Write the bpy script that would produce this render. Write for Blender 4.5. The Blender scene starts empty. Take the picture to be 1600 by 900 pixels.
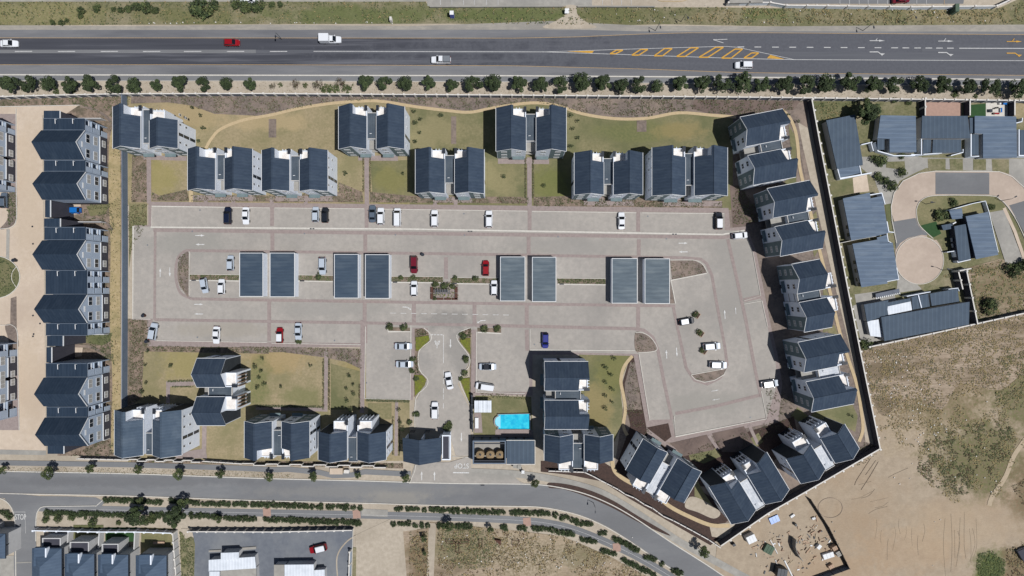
import bpy, math, random
import numpy as np
from mathutils import Vector, noise
random.seed(7); RNG = np.random.default_rng(7)
sc = bpy.context.scene
C = sc.collection
# ---------- scale: ground metres per photo pixel, camera height ----------
S = 0.17; ALT = 150.0
cam = bpy.data.objects.new('camera', bpy.data.cameras.new('camera')); C.objects.link(cam)
cam.location = (0, 0, ALT); cam.rotation_euler = (0, 0, 0)
cam.data.sensor_width = 36; cam.data.lens = 36*ALT/(1600*S)
cam.data.clip_start = 1; cam.data.clip_end = 4000
sc.camera = cam
w = bpy.data.worlds.new('World'); sc.world = w; w.use_nodes = True
nt = w.node_tree; sky = nt.nodes.new('ShaderNodeTexSky'); sky.sky_type = 'NISHITA'; sky.sun_disc = False
sky.sun_elevation = math.radians(64.4); sky.sun_rotation = math.radians(117.5)
nt.links.new(sky.outputs[0], nt.nodes['Background'].inputs[0]); nt.nodes['Background'].inputs[1].default_value = 0.05
sd = bpy.data.lights.new('sun', 'SUN'); sd.energy = 4.5; sd.angle = math.radians(0.5); sd.color = (1.0, 0.98, 0.955)
sun = bpy.data.objects.new('sun', sd); C.objects.link(sun)
sun.rotation_euler = Vector((-0.425, 0.221, -1)).to_track_quat('-Z', 'Y').to_euler()
sc.view_settings.view_transform = 'Standard'; sc.view_settings.look = 'None'
sc.view_settings.exposure = 0; sc.view_settings.gamma = 1

def G(px, py, h=0.0):
    k = S*(ALT-h)/ALT
    return ((px-800)*k, (450-py)*k)
def GV(p, h=0.0):
    x, y = G(p[0], p[1], h); return (x, y, h)

# ---------- materials ----------
def lin(c):
    out = []
    for v in c:
        v /= 255.0
        out.append(min(0.86, (v/12.92 if v <= .04045 else ((v+.055)/1.055)**2.4)/1.27))
    return (*out, 1)
MATS = {}
def mat(name, c1, c2=None, s=1.0, c3=None, s3=.08, rough=.9, bump=0.0, bs=None, ribs=None, ribdir='X', stretch=None, obj=False, metal=0, rot=0, th=(.35,.65), t3=(.45,.7), spec=.3, rnd=0):
    m = bpy.data.materials.new(name); m.use_nodes = True; n = m.node_tree.nodes; l = m.node_tree.links
    b = n['Principled BSDF']; b.inputs['Roughness'].default_value = rough; b.inputs['Metallic'].default_value = metal
    b.inputs['Specular IOR Level'].default_value = spec
    if c2 is None and c3 is None and not ribs and not rnd:
        b.inputs['Base Color'].default_value = lin(c1); MATS[name] = m; return m
    if obj: tc = n.new('ShaderNodeTexCoord').outputs['Object']
    else: tc = n.new('ShaderNodeNewGeometry').outputs['Position']
    mp = n.new('ShaderNodeMapping'); l.new(tc, mp.inputs[0]); mp.inputs['Rotation'].default_value = (0, 0, rot)
    if stretch:
        mp.inputs['Scale'].default_value = stretch
    co = mp.outputs[0]
    def nz(sc_, det=6, ro=.6):
        t = n.new('ShaderNodeTexNoise'); t.inputs['Scale'].default_value = sc_; t.inputs['Detail'].default_value = det
        t.inputs['Roughness'].default_value = ro; l.new(co, t.inputs['Vector']); return t.outputs[0]
    def ramp(src, a, b_):
        r = n.new('ShaderNodeMapRange'); r.inputs[1].default_value = a; r.inputs[2].default_value = b_
        l.new(src, r.inputs[0]); return r.outputs[0]
    def mix(f, a, b_):
        x = n.new('ShaderNodeMix'); x.data_type = 'RGBA'
        l.new(f, x.inputs[0])
        for v, i in ((a, 6), (b_, 7)):
            if isinstance(v, tuple): x.inputs[i].default_value = v
            else: l.new(v, x.inputs[i])
        return x.outputs[2]
    f1 = nz(s)
    col = mix(ramp(f1, *th), lin(c1), lin(c2 or c1))
    if c3: col = mix(ramp(nz(s3, 8, .62), *t3), col, lin(c3))
    if rnd:
        oi = n.new('ShaderNodeObjectInfo'); hs = n.new('ShaderNodeHueSaturation')
        r = n.new('ShaderNodeMapRange'); r.inputs[3].default_value = 1-rnd; r.inputs[4].default_value = 1+rnd
        l.new(oi.outputs['Random'], r.inputs[0]); l.new(r.outputs[0], hs.inputs['Value']); l.new(col, hs.inputs['Color']); col = hs.outputs[0]
    hgt = None
    if bump: hgt = nz(bs or s*3, 5); bs_ = bump
    if ribs:
        wv = n.new('ShaderNodeTexWave'); wv.bands_direction = ribdir; wv.inputs['Scale'].default_value = ribs
        wv.inputs['Distortion'].default_value = 0; t2 = n.new('ShaderNodeTexCoord'); l.new(t2.outputs['Object'], wv.inputs[0])
        hgt = wv.outputs[1]; bs_ = .16
        rr = ramp(wv.outputs[1], .7, 1.0)
        hv = n.new('ShaderNodeHueSaturation'); hv.inputs['Value'].default_value = (1.12 if 'estate' not in name else 1.18); l.new(col, hv.inputs['Color'])
        col = mix(rr, col, hv.outputs[0])
    l.new(col, b.inputs['Base Color'])
    if hgt is not None:
        bp = n.new('ShaderNodeBump'); bp.inputs['Strength'].default_value = bs_; bp.inputs['Distance'].default_value = .06
        l.new(hgt, bp.inputs['Height']); l.new(bp.outputs[0], b.inputs['Normal'])
    MATS[name] = m; return m
M = MATS
mat('sand', (172,161,145), (188,177,161), 1.0, (158,147,131), .05, bump=.5, bs=3)
mat('beige_pave', (196,180,162), (206,190,172), .9, (188,171,154), .09)
mat('rose_pave', (182,166,152), (190,174,160), .9, (172,156,143), .15)
mat('bed_brown', (114,99,92), (96,84,80), 1.6, (128,112,104), .2, bump=.9, bs=4)
mat('dirt', (160,145,126), (174,159,139), .5, (163,143,120), .03, bump=.6, bs=1.5, t3=(.48,.66))
mat('dirt_rough', (176,160,141), (144,127,109), 1.3, (122,108,88), .11, bump=.9, bs=2.5, stretch=(.4,2.2,1), rot=.28, t3=(.46,.6))
mat('verge', (124,120,90), (100,102,70), 1.4, (150,140,116), .16, bump=.9, bs=4)
mat('verge_green', (102,108,70), (84,92,56), 1.2, (134,126,94), .14, bump=.8, bs=4)
mat('lawn_dry', (165,150,120), (148,136,106), 1.6, (134,127,94), .1, bump=.5, bs=6, t3=(.44,.64))
mat('lawn_mid', (140,132,100), (122,118,86), 1.6, (108,109,76), .11, bump=.5, bs=6, t3=(.42,.62))
mat('lawn_green', (104,107,74), (90,95,62), 1.6, (130,122,92), .12, bump=.5, bs=6)
mat('tank_tan', (158,138,108), (136,116,88), 1.5, obj=True)
mat('flower_ground', (124,130,44), (92,98,44), 2.6, (112,104,60), .8, bump=.8, bs=5)
mat('turf', (50,82,46), (44,74,42), 1.5, bump=.3, bs=8)
mat('mulch', (80,63,57), (63,51,47), 2.2, bump=.9, bs=5)
mat('bed_soil', (150,132,118), (118,104,92), 1.2, (92,88,72), .3, bump=.9, bs=4)
mat('bed_grey', (132,120,112), (104,94,88), 1.6, (150,134,122), .15, bump=.9, bs=4)
mat('paver', (173,167,160), (161,156,150), .8, (148,144,139), .06, bump=.25, bs=6, t3=(.46,.74))
mat('paver_dark', (146,144,142), (154,151,147), .6, bump=.2, bs=6)
mat('paver_pink', (158,145,141), (145,132,129), 1.4, bump=.3, bs=6)
mat('pink_patio', (176,146,132), (166,138,126), 1.4)
mat('kerb_pale', (214,210,202), (198,194,186), 2.0)
mat('concrete', (168,165,158), (152,149,143), .7, (142,140,136), .1)
mat('street', (122,124,127), (130,131,133), .6, (112,113,116), .05, bump=.2, bs=6, stretch=(.35,1.2,1))
mat('lane_dark', (66,68,76), (76,78,86), .7, (108,109,116), .35, stretch=(.05,1.5,1), bump=.2, bs=8, t3=(.53,.72))
mat('lane_mid', (90,92,99), (99,101,107), .7, (112,113,118), .09, stretch=(.07,1.6,1), bump=.2, bs=8, t3=(.5,.75))
mat('lane_light', (114,115,118), (122,123,126), .6, stretch=(.1,1.4,1))
mat('shoulder', (118,119,123), (129,129,131), .8, (100,101,106), .12, stretch=(.15,1.2,1), bump=.2, bs=8)
mat('yard_asphalt', (104,109,118), (114,119,127), .8, (132,135,138), .07, bump=.3, bs=6)
mat('gravel', (166,160,150), (150,146,139), 1.5, (138,135,130), .2, stretch=(.4,1,1), bump=.5, bs=6)
mat('dirt_pale', (182,166,143), (172,156,133), 1.5, bump=.5, bs=4)
mat('dirt_dark', (154,139,121), (162,147,128), 2, bump=.5, bs=4)
mat('dry_ground', (178,160,126), (160,144,106), 1.4, (140,130,94), .3, bump=.5, bs=5)
mat('path_tan', (196,176,142), (186,166,132), 1.5, bump=.3, bs=6)
mat('white_line', (204,204,204), (176,176,176), 3.5, rough=.7)
mat('mark_white', (224,224,223), (188,188,186), 3.5, rough=.7)
mat('yellow_line', (214,164,60), (190,146,62), 3.0, rough=.7)
mat('orange_line', (190,160,116), (168,142,106), 2.0, rough=.7)
mat('roof_blue', (54,66,82), (62,74,90), 1.1, (72,84,98), .5, rough=.8, ribs=.42, ribdir='Y', obj=True, spec=.08, rnd=.08, stretch=(.25,1.3,1), t3=(.5,.8))
mat('roof_blue_x', (70,84,100), (78,92,108), .5, (90,103,117), .3, rough=.8, ribs=.42, ribdir='Y', obj=True, spec=.08)
mat('roof_slate', (42,55,71), (49,62,78), 1.1, (58,70,85), .5, rough=.85, ribs=.42, ribdir='X', obj=True, spec=.06, rnd=.06, stretch=(1.3,.25,1), t3=(.5,.8))
mat('roof_garage_grey', (84,96,106), (98,110,119), 1.1, (116,126,132), .5, rough=.6, ribs=.3, ribdir='Y', obj=True, spec=.12, rnd=.06, stretch=(.25,1.3,1), t3=(.5,.8))
mat('roof_link', (72,82,92), (92,101,110), .6, (62,74,88), .3, rough=.7, ribs=.5, ribdir='X', obj=True, spec=.1)
mat('roof_link_white', (206,209,214), (180,185,192), .9, (170,178,188), .6, rough=.6, ribs=.5, ribdir='X', obj=True)
mat('roof_estate', (92,107,126), (102,117,135), 1.0, (112,125,140), .5, rough=.65, ribs=.28, ribdir='Y', obj=True, spec=.12, stretch=(.25,1.3,1), t3=(.5,.8))
mat('roof_estate_x', (74,87,102), (81,94,108), .4, rough=.7, ribs=.28, ribdir='X', obj=True, spec=.1)
mat('roof_hip', (72,88,108), (80,96,115), .5, rough=.65, ribs=.4, ribdir='Y', obj=True, spec=.1)
mat('roof_white', (222,228,236), (206,213,222), .5, rough=.6, ribs=.4, ribdir='X', obj=True)
mat('roof_garage', (60,74,90), (70,84,99), 1.1, (84,96,108), .5, rough=.6, ribs=.42, ribdir='Y', obj=True, spec=.12, rnd=.08, stretch=(.25,1.3,1), t3=(.5,.8))
mat('wall_white', (240,246,254), (228,236,248), .8, obj=True)
mat('wall_cream', (204,204,204), (194,194,194), .8, obj=True)
mat('wall_pale', (176,190,208), (166,181,200), .6, obj=True)
mat('wall_bluegrey', (112,124,140), (102,115,131), .6)
mat('wall_dark', (72,72,82), (64,65,75), .6, obj=True)
mat('cladding_dark_shaded', (54,60,66), (46,52,58), .8, obj=True)  # dark garden-side cladding, with that facade's shade put into its colour
mat('cladding', (118,134,136), (106,122,126), .8, obj=True, ribs=2.5, ribdir='Z')
mat('fence_wall', (112,118,130), (98,103,114), .7)
mat('coping', (226,222,216), (206,203,198), 1.5)
mat('trim_white', (232,234,236))
mat('glass', (46,52,60), rough=.12, spec=.6)
mat('blind', (168,168,166))
mat('dark_metal', (44,50,60), rough=.5)
mat('pole_metal', (96,98,100), rough=.5)
mat('deck', (244,240,236), (230,225,219), 1.5, (216,209,202), .6, obj=True)
mat('timber', (186,160,138), (172,146,124), 1.5, obj=True)
mat('rust', (96,66,56), (80,56,48), 2)
mat('leaf_dark', (62,74,50), (48,60,40), 2.0, rnd=.15)
mat('leaf_mid', (82,96,60), (62,76,48), 2.0, rnd=.18)
mat('leaf_light', (104,112,72), (84,94,56), 2.0, rnd=.18)
mat('leaf_yellow', (122,130,40), (98,112,34), 2.0)
mat('leaf_grey', (120,118,92), (100,102,78), 2.0, rnd=.15)
mat('leaf_dry', (170,152,110), (146,130,92), 2.0)
mat('leaf_brown', (96,74,58), (76,58,46), 2.0)
mat('bark', (90,76,62), (70,60,50), 3)
mat('rubber', (26,26,28)); mat('rim', (150,152,156), rough=.35, metal=.6)
mat('car_glass', (20,24,30), rough=.08, spec=.7)
mat('headlight', (215,220,225), rough=.15); mat('tail_light', (130,22,20), rough=.2)
mat('grey_plastic', (120,125,132), rough=.5)
mat('grille_black', (30,31,33), rough=.6)
PAINT = {'white': (232,235,240), 'silver': (186,196,208), 'grey': (92,104,118), 'black': (32,36,44), 'navy': (22,30,52),
         'red': (146,16,26), 'maroon': (110,20,38), 'blue': (26,38,128), 'bright_blue': (24,110,190), 'grey_roof': (128,134,142)}
for k_, c_ in PAINT.items():
    m_ = mat('paint_'+k_, c_, rough=.25, spec=.5); m_.node_tree.nodes['Principled BSDF'].inputs['Coat Weight'].default_value = .5

# ---------- object helpers ----------
def tag(o, label=None, cat=None, group=None, kind=None):
    if label: o['label'] = label
    if cat: o['category'] = cat
    if group: o['group'] = group
    if kind: o['kind'] = kind
    return o
def thing(name, label, cat, loc=(0,0,0), rz=0.0, group=None):
    o = bpy.data.objects.new(name, None); C.objects.link(o); o.location = loc; o.rotation_euler = (0,0,rz)
    o.empty_display_size = .3
    return tag(o, label, cat, group)
class MB:
    def __init__(s): s.v = []; s.f = []; s.m = []; s.mi = 0
    def face(s, pts):
        b = len(s.v); s.v += [tuple(p) for p in pts]; s.f.append(tuple(range(b, b+len(pts)))); s.m.append(s.mi)
    def box(s, x0, y0, z0, x1, y1, z1, top=True):
        if x0 > x1: x0, x1 = x1, x0
        if y0 > y1: y0, y1 = y1, y0
        b = len(s.v)
        s.v += [(x0,y0,z0),(x1,y0,z0),(x1,y1,z0),(x0,y1,z0),(x0,y0,z1),(x1,y0,z1),(x1,y1,z1),(x0,y1,z1)]
        for q in ((0,3,2,1),(4,5,6,7),(0,1,5,4),(1,2,6,5),(2,3,7,6),(3,0,4,7)):
            s.f.append(tuple(b+i for i in q)); s.m.append(s.mi)
    def prism(s, pts, z0, z1):
        """pts: list of (x,y) ; z0,z1 scalars or lists"""
        n = len(pts); a = z0 if isinstance(z0, (list, tuple)) else [z0]*n; c = z1 if isinstance(z1, (list, tuple)) else [z1]*n
        ar = sum(pts[i][0]*pts[(i+1)%n][1]-pts[(i+1)%n][0]*pts[i][1] for i in range(n))
        if ar < 0: pts = pts[::-1]; a = a[::-1]; c = c[::-1]
        b = len(s.v)
        s.v += [(p[0],p[1],z) for p, z in zip(pts, a)] + [(p[0],p[1],z) for p, z in zip(pts, c)]
        s.f.append(tuple(b+i for i in reversed(range(n)))); s.f.append(tuple(b+n+i for i in range(n))); s.m += [s.mi]*2
        for i in range(n):
            j = (i+1) % n; s.f.append((b+i, b+j, b+n+j, b+n+i)); s.m.append(s.mi)
    def sect(s, pts, y0, y1):
        """section in xz extruded along y"""
        n = len(pts); ar = sum(pts[i][0]*pts[(i+1)%n][1]-pts[(i+1)%n][0]*pts[i][1] for i in range(n))
        if ar < 0: pts = pts[::-1]
        b = len(s.v)
        s.v += [(p[0], y0, p[1]) for p in pts] + [(p[0], y1, p[1]) for p in pts]
        s.f.append(tuple(b+i for i in range(n))); s.f.append(tuple(b+n+i for i in reversed(range(n)))); s.m += [s.mi]*2
        for i in range(n):
            j = (i+1) % n; s.f.append((b+i, b+n+i, b+n+j, b+j)); s.m.append(s.mi)
    def tube(s, p0, p1, r0, r1=None, n=6):
        r1 = r0 if r1 is None else r1
        p0 = Vector(p0); p1 = Vector(p1); d = (p1-p0).normalized(); a = d.orthogonal().normalized(); c = d.cross(a)
        b = len(s.v)
        for p, r in ((p0, r0), (p1, r1)):
            for i in range(n):
                t = 2*math.pi*i/n; s.v.append(tuple(p+a*math.cos(t)*r+c*math.sin(t)*r))
        for i in range(n):
            j = (i+1) % n; s.f.append((b+i, b+j, b+n+j, b+n+i)); s.m.append(s.mi)
        s.f.append(tuple(b+n+i for i in range(n))); s.m.append(s.mi)
        s.f.append(tuple(b+i for i in reversed(range(n)))); s.m.append(s.mi)
    def mesh(s, name, mats):
        me = bpy.data.meshes.new(name); me.from_pydata(s.v, [], s.f)
        for m in (mats if isinstance(mats, (list, tuple)) else [mats]): me.materials.append(M[m] if isinstance(m, str) else m)
        if max(s.m, default=0): me.polygons.foreach_set('material_index', s.m)
        return me
    def build(s, name, mats, parent=None, **k):
        return inst(name, s.mesh(name, mats), parent, **k)
def inst(name, me, parent=None, loc=None, rz=None, label=None, cat=None, group=None, kind=None):
    o = bpy.data.objects.new(name, me); C.objects.link(o)
    if parent: o.parent = parent
    if loc: o.location = loc
    if rz is not None: o.rotation_euler = (0,0,rz)
    return tag(o, label, cat, group, kind)
def part_box(name, m, parent, *a, **k):
    mb = MB(); mb.box(*a); return mb.build(name, m, parent, **k)

# ---------- ground sheets ----------
NS = [0]
def level(lv): NS[0] += 1; return lv*0.02 + NS[0]*0.000024
def smooth(pts, n=6, closed=False):
    P = [Vector((p[0], p[1])) for p in pts]; out = []; N = len(P)
    rng = range(N if closed else N-1)
    for i in rng:
        p0 = P[(i-1) % N] if closed or i > 0 else P[0]; p1 = P[i]; p2 = P[(i+1) % N]
        p3 = P[(i+2) % N] if closed or i+2 < N else P[-1]
        for k in range(n):
            t = k/n
            q = .5*((2*p1)+(-p0+p2)*t+(2*p0-5*p1+4*p2-p3)*t*t+(-p0+3*p1-3*p2+p3)*t**3)
            out.append((q.x, q.y))
    if not closed: out.append((P[-1].x, P[-1].y))
    return out
from mathutils.geometry import tessellate_polygon
def sheet(name, m, pts, lv=2, parent=None, h=0, kind='structure'):
    z = level(lv)+h
    W = [G(*p) for p in pts]
    tris = tessellate_polygon([[Vector((x, y, 0)) for x, y in W]])
    me = bpy.data.meshes.new(name); vs = [(x, y, z) for x, y in W]; fs = []
    for t in tris:
        a, b, c = [Vector(vs[i]) for i in t]
        fs.append(tuple(t) if (b-a).cross(c-a).z > 0 else tuple(reversed(t)))
    if h:
        n = len(vs); vs += [(x, y, 0) for x, y in W]
        ar = sum(W[i][0]*W[(i+1)%n][1]-W[(i+1)%n][0]*W[i][1] for i in range(n))
        for i in range(n):
            j = (i+1) % n; fs.append((n+i, n+j, j, i) if ar > 0 else (i, j, n+j, n+i))
    me.from_pydata(vs, [], fs); me.materials.append(M[m])
    o = bpy.data.objects.new(name, me); C.objects.link(o)
    if parent: o.parent = parent
    else: o['kind'] = kind
    return o
def offset_line(pts, wd):
    L, R = [], []
    n = len(pts); P = [Vector(p[:2]) for p in pts]
    for i in range(n):
        d = (P[min(i+1, n-1)]-P[max(i-1, 0)]).normalized(); nn = Vector((-d.y, d.x))
        if 0 < i < n-1:
            d0 = (P[i]-P[i-1]).normalized(); cs = max(.5, abs(d0.dot(d))); w_ = wd/2/cs
        else: w_ = wd/2
        L.append(tuple(P[i]+nn*w_)); R.append(tuple(P[i]-nn*w_))
    return L + R[::-1]
def strip(name, m, pts, wd, lv=4, parent=None, h=0):
    closed = len(pts) > 3 and abs(pts[0][0]-pts[-1][0])+abs(pts[0][1]-pts[-1][1]) < .01
    ol = offset_line(pts, wd); n = len(ol)//2; L = ol[:n]; R = ol[n:][::-1]; z = level(lv)+h
    if G(*L[0])[0] is None: return
    vs = [(*G(*q), z) for q in L]+[(*G(*q), z) for q in R]; fs = []
    for i in range(n-1):
        f = (i, i+1, n+i+1, n+i); a_, b_, c_ = [Vector(vs[j]) for j in f[:3]]
        up = (b_-a_).cross(c_-a_).z > 0; fs.append(f if up else f[::-1])
    if h:
        vs += [(x, y, 0) for x, y, _ in vs]
        for i in range(n-1):
            for o_ in (0, n):
                f = (o_+i, o_+i+1, 2*n+o_+i+1, 2*n+o_+i); fs.append(f if (o_ == 0) != up else f[::-1])
        for i in (0, n-1): fs.append((i, n+i, 3*n+i, 2*n+i))
    me = bpy.data.meshes.new(name); me.from_pydata(vs, [], fs); me.materials.append(M[m])
    o = bpy.data.objects.new(name, me); C.objects.link(o)
    if parent: o.parent = parent
    else: o['kind'] = 'structure'
    return o
def blobs(name, items, speck=0):
    """soft patches of another ground cover inside a material: (cx, cy, rx, ry in px, colour, noise scale)"""
    m = M[name]; n = m.node_tree.nodes; l = m.node_tree.links; b = n['Principled BSDF']
    src = b.inputs['Base Color'].links[0].from_socket
    geo = n.new('ShaderNodeNewGeometry').outputs['Position']
    nz = n.new('ShaderNodeTexNoise'); nz.inputs['Scale'].default_value = .22; nz.inputs['Detail'].default_value = 9; nz.inputs['Roughness'].default_value = .72; l.new(geo, nz.inputs[0])
    n2 = n.new('ShaderNodeTexNoise'); n2.inputs['Scale'].default_value = 1.6; n2.inputs['Detail'].default_value = 5; l.new(geo, n2.inputs[0])
    for cx, cy, rx, ry, c, amt, c2 in items:
        x, y = G(cx, cy); mp = n.new('ShaderNodeMapping'); mp.vector_type = 'POINT'
        mp.inputs['Location'].default_value = (-x/(rx*S), -y/(ry*S), 0); mp.inputs['Scale'].default_value = (1/(rx*S), 1/(ry*S), 0); l.new(geo, mp.inputs[0])
        ln = n.new('ShaderNodeVectorMath'); ln.operation = 'LENGTH'; l.new(mp.outputs[0], ln.inputs[0])
        ad = n.new('ShaderNodeMath'); ad.operation = 'MULTIPLY_ADD'; ad.inputs[1].default_value = 2.6; l.new(nz.outputs[0], ad.inputs[0]); l.new(ln.outputs['Value'], ad.inputs[2])
        r = n.new('ShaderNodeMapRange'); r.inputs[1].default_value = 2.55; r.inputs[2].default_value = 1.95; r.inputs[4].default_value = amt; l.new(ad.outputs[0], r.inputs[0])
        r2 = n.new('ShaderNodeMapRange'); r2.inputs[1].default_value = .38; r2.inputs[2].default_value = .62; l.new(n2.outputs[0], r2.inputs[0])
        k = n.new('ShaderNodeMix'); k.data_type = 'RGBA'; k.inputs[6].default_value = lin(c); k.inputs[7].default_value = lin(c2 or c); l.new(r2.outputs[0], k.inputs[0])
        x_ = n.new('ShaderNodeMix'); x_.data_type = 'RGBA'; l.new(r.outputs[0], x_.inputs[0]); l.new(src, x_.inputs[6]); l.new(k.outputs[2], x_.inputs[7]); src = x_.outputs[2]
    if speck:
        mp = n.new('ShaderNodeMapping'); mp.inputs['Rotation'].default_value = (0,0,.25); mp.inputs['Scale'].default_value = (.7,1.5,1); l.new(geo, mp.inputs[0])
        n3 = n.new('ShaderNodeTexNoise'); n3.inputs['Scale'].default_value = 1.9; n3.inputs['Detail'].default_value = 8; n3.inputs['Roughness'].default_value = .8; l.new(mp.outputs[0], n3.inputs[0])
        r3 = n.new('ShaderNodeMapRange'); r3.inputs[1].default_value = .34; r3.inputs[2].default_value = .66; r3.inputs[3].default_value = 1-speck; r3.inputs[4].default_value = 1+speck*.8; l.new(n3.outputs[0], r3.inputs[0])
        hs = n.new('ShaderNodeHueSaturation'); l.new(r3.outputs[0], hs.inputs['Value']); l.new(src, hs.inputs['Color']); src = hs.outputs[0]
    l.new(src, b.inputs['Base Color'])
SCR = (116,106,80); SCG = (102,104,64); PAL = (180,166,144); BRN = (124,104,80); ORG = (174,144,112)
STK = dict(a=1)
blobs('dirt', [(1450,610,120,95,(152,136,112),.8,(176,160,136)),(1440,600,85,60,BRN,.7,SCR),(1530,560,110,55,SCR,.75,BRN),(1600,530,80,50,PAL,.8,(170,150,128)),(1395,600,50,60,PAL,.8,BRN),(1530,715,75,62,SCG,.9,SCR),(1600,610,55,60,SCG,.85,SCR),(1620,770,45,50,SCR,.9,BRN),(1420,860,80,38,ORG,.3,None),(1310,890,70,30,ORG,.25,None),(1480,640,60,30,SCG,.5,BRN),(1490,825,90,40,(182,162,136),.35,None),(1548,888,28,30,(92,106,54),1,SCG),(1585,895,24,40,SCR,.9,BRN)], 0.09)
blobs('dirt_rough', [(860,860,200,50,(170,154,128),.5,None),(725,855,55,32,(118,116,84),.7,SCR),(915,868,45,24,(118,116,84),.6,SCR),(820,870,70,30,PAL,.7,SCR),(655,870,18,50,SCR,.9,BRN),(1560,450,70,40,SCG,.6,BRN),(970,900,60,30,PAL,.6,BRN)], 0.2)
blobs('lawn_dry', [(420,190,60,14,(176,157,122),.7,None),(300,180,50,25,(173,154,119),.7,None),(290,570,40,25,(150,140,92),.7,None),(470,620,30,14,(118,119,80),.7,None),(430,560,50,25,(168,146,104),.6,None),(620,290,40,30,(132,126,78),.8,None),(250,280,30,30,(150,140,90),.7,None),(550,600,30,40,(150,136,90),.7,None),(405,600,20,44,(106,112,70),.85,(128,124,86))], 0.08)
blobs('lawn_mid', [(680,210,40,25,(142,134,100),.8,None),(1000,205,70,18,(104,109,70),.8,(118,118,78)),(860,290,30,30,(112,116,64),.7,None),(960,580,30,40,(116,116,68),.7,None),(930,640,25,40,(146,132,92),.7,None),(1060,205,40,14,(150,134,92),.6,None),(780,280,30,25,(142,134,98),.7,None),(610,280,30,20,(128,124,76),.7,None)], 0.1)
blobs('lane_dark', [(1300,86,620,160,(96,98,105),.85,(90,92,99))])
blobs('verge', [(60,22,120,20,(142,134,98),.8,(124,122,80)),(300,28,90,14,(112,112,72),.6,None),(560,24,140,14,(100,108,66),.8,None),(800,24,110,14,(94,104,60),.8,None),(960,24,60,14,(104,106,66),.7,None),(1120,26,40,12,(150,138,112),.7,(120,112,82)),(1200,22,40,12,(96,106,60),.7,None),(1330,26,60,14,(146,134,108),.7,(112,108,78)),(1500,24,90,16,(128,120,86),.7,(150,136,108))], 0.26)
def rect(x0, y0, x1, y1): return [(x0,y0),(x1,y0),(x1,y1),(x0,y1)]
def ell(cx, cy, rx, ry, n=28): return [(cx+rx*math.cos(2*math.pi*i/n), cy+ry*math.sin(2*math.pi*i/n)) for i in range(n)]

blobs('paver', [(700,500,40,16,(128,125,121),.7,(140,137,133)),(720,540,20,40,(140,137,133),.6,None),(1150,440,40,90,(150,147,142),.6,None),(300,380,60,20,(148,146,140),.6,None),(520,480,90,14,(152,149,144),.6,None),(900,385,120,14,(150,147,142),.6,None),(640,560,30,30,(146,143,139),.6,None),(1100,630,60,20,(152,149,142),.6,None),(350,515,80,12,(160,153,142),.6,None),(780,740,60,10,(148,146,140),.6,None)], 0.035)
blobs('street', [(200,752,200,8,(108,109,112),.6,None),(560,768,160,9,(134,133,131),.6,None),(620,778,60,10,(150,146,138),.6,None),(980,820,60,20,(112,113,115),.5,None),(1545,380,300,120,(106,107,110),.4,None)], 0.04)
blobs('beige_pave', [(45,300,30,120,(188,170,148),.5,None),(45,600,30,80,(190,172,150),.5,None),(1436,407,30,25,(176,156,138),.6,None)])
# ================= SETTING =================
_me = bpy.data.meshes.new('ground'); _me.from_pydata([(-1500,-1500,0),(1500,-1500,0),(1500,1500,0),(-1500,1500,0)], [], [(0,1,2,3)])
_me.materials.append(M['sand']); _o = bpy.data.objects.new('ground', _me); C.objects.link(_o); _o['kind'] = 'structure'
# top edge
sheet('road', 'concrete', rect(-300,-20,668,2.5), 1)
sheet('verge', 'verge', [(-300,2.6),(665,2.6),(672,11.5),(1130,11.5),(1200,13),(1560,13),(1610,-10),(1900,-10),(1900,40),(1600,42),(1200,41),(1040,38),(900,41),(700,37),(400,38),(-300,41)], 1)
sheet('parking_lot', 'concrete', [(665,-30),(925,-30),(925,9.5),(668,9.5)], 2)
sheet('parking_lot', 'sand', [(925,-30),(1130,-30),(1130,9.5),(925,9.5)], 2)
sheet('parking_lot', 'street', [(1135,-30),(1510,-30),(1505,6),(1210,6),(1135,7)], 3)
for x in (688,706,724,741,760,778,941,956,971,986): strip('bay_line', 'white_line', [(x,-6),(x+(.2),8)], .7, 5)
for x in (1312,1327,1342,1356,1371,1386,1432,1447): strip('bay_line', 'white_line', [(x,-8),(x,7)], .7, 5)
strip('bay_line', 'orange_line', [(1475,-8),(1475,7)], .7, 5)
strip('kerb', 'path_tan', smooth([(1026,-4),(1030,1.5),(1045,2.5),(1066,2),(1078,-3)]), 1, 5, h=.1)
sheet('driveway', 'sand', smooth([(884,9),(900,9),(902,22),(915,34),(930,44),(850,44),(868,33),(884,22)], 4, True), 3)
sheet('gravel_margin', 'gravel', [(-300,41),(0,39.5),(200,41),(420,38.5),(640,41),(860,33),(1000,40),(1200,41.5),(1420,39.5),(1600,38.5),(1900,38.5),(1900,56),(-300,56)], 2)
sheet('highway', 'shoulder', [(-300,47),(900,46.5),(1000,49),(1200,49),(1900,50),(1900,127),(1600,123.6),(1200,120.2),(800,117.8),(0,116.2),(-300,116)], 3)
sheet('highway_lanes', 'lane_dark', [(-300,60),(700,60),(900,58),(1075,51.6),(1200,51.6),(1900,57),(1900,121),(1600,117.8),(1200,114),(1000,108),(800,103),(0,101),(-300,101)], 4)
strip('highway_lanes', 'lane_light', [(-300,80.6),(400,80.6)], 5.5, 5)
strip('highway_lanes', 'lane_mid', [(400,80.6),(860,81.5)], 5, 5)
sheet('highway_lanes', 'lane_mid', [(1200,81),(1440,82),(1440,75),(1900,77),(1900,98),(1240,94)], 5)
hl = {'o': 'orange_line', 'w': 'white_line', 'y': 'yellow_line'}
def line(m, pts, wd=1.0, lv=7): return strip('lane_line', hl[m], pts, wd, lv)
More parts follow.
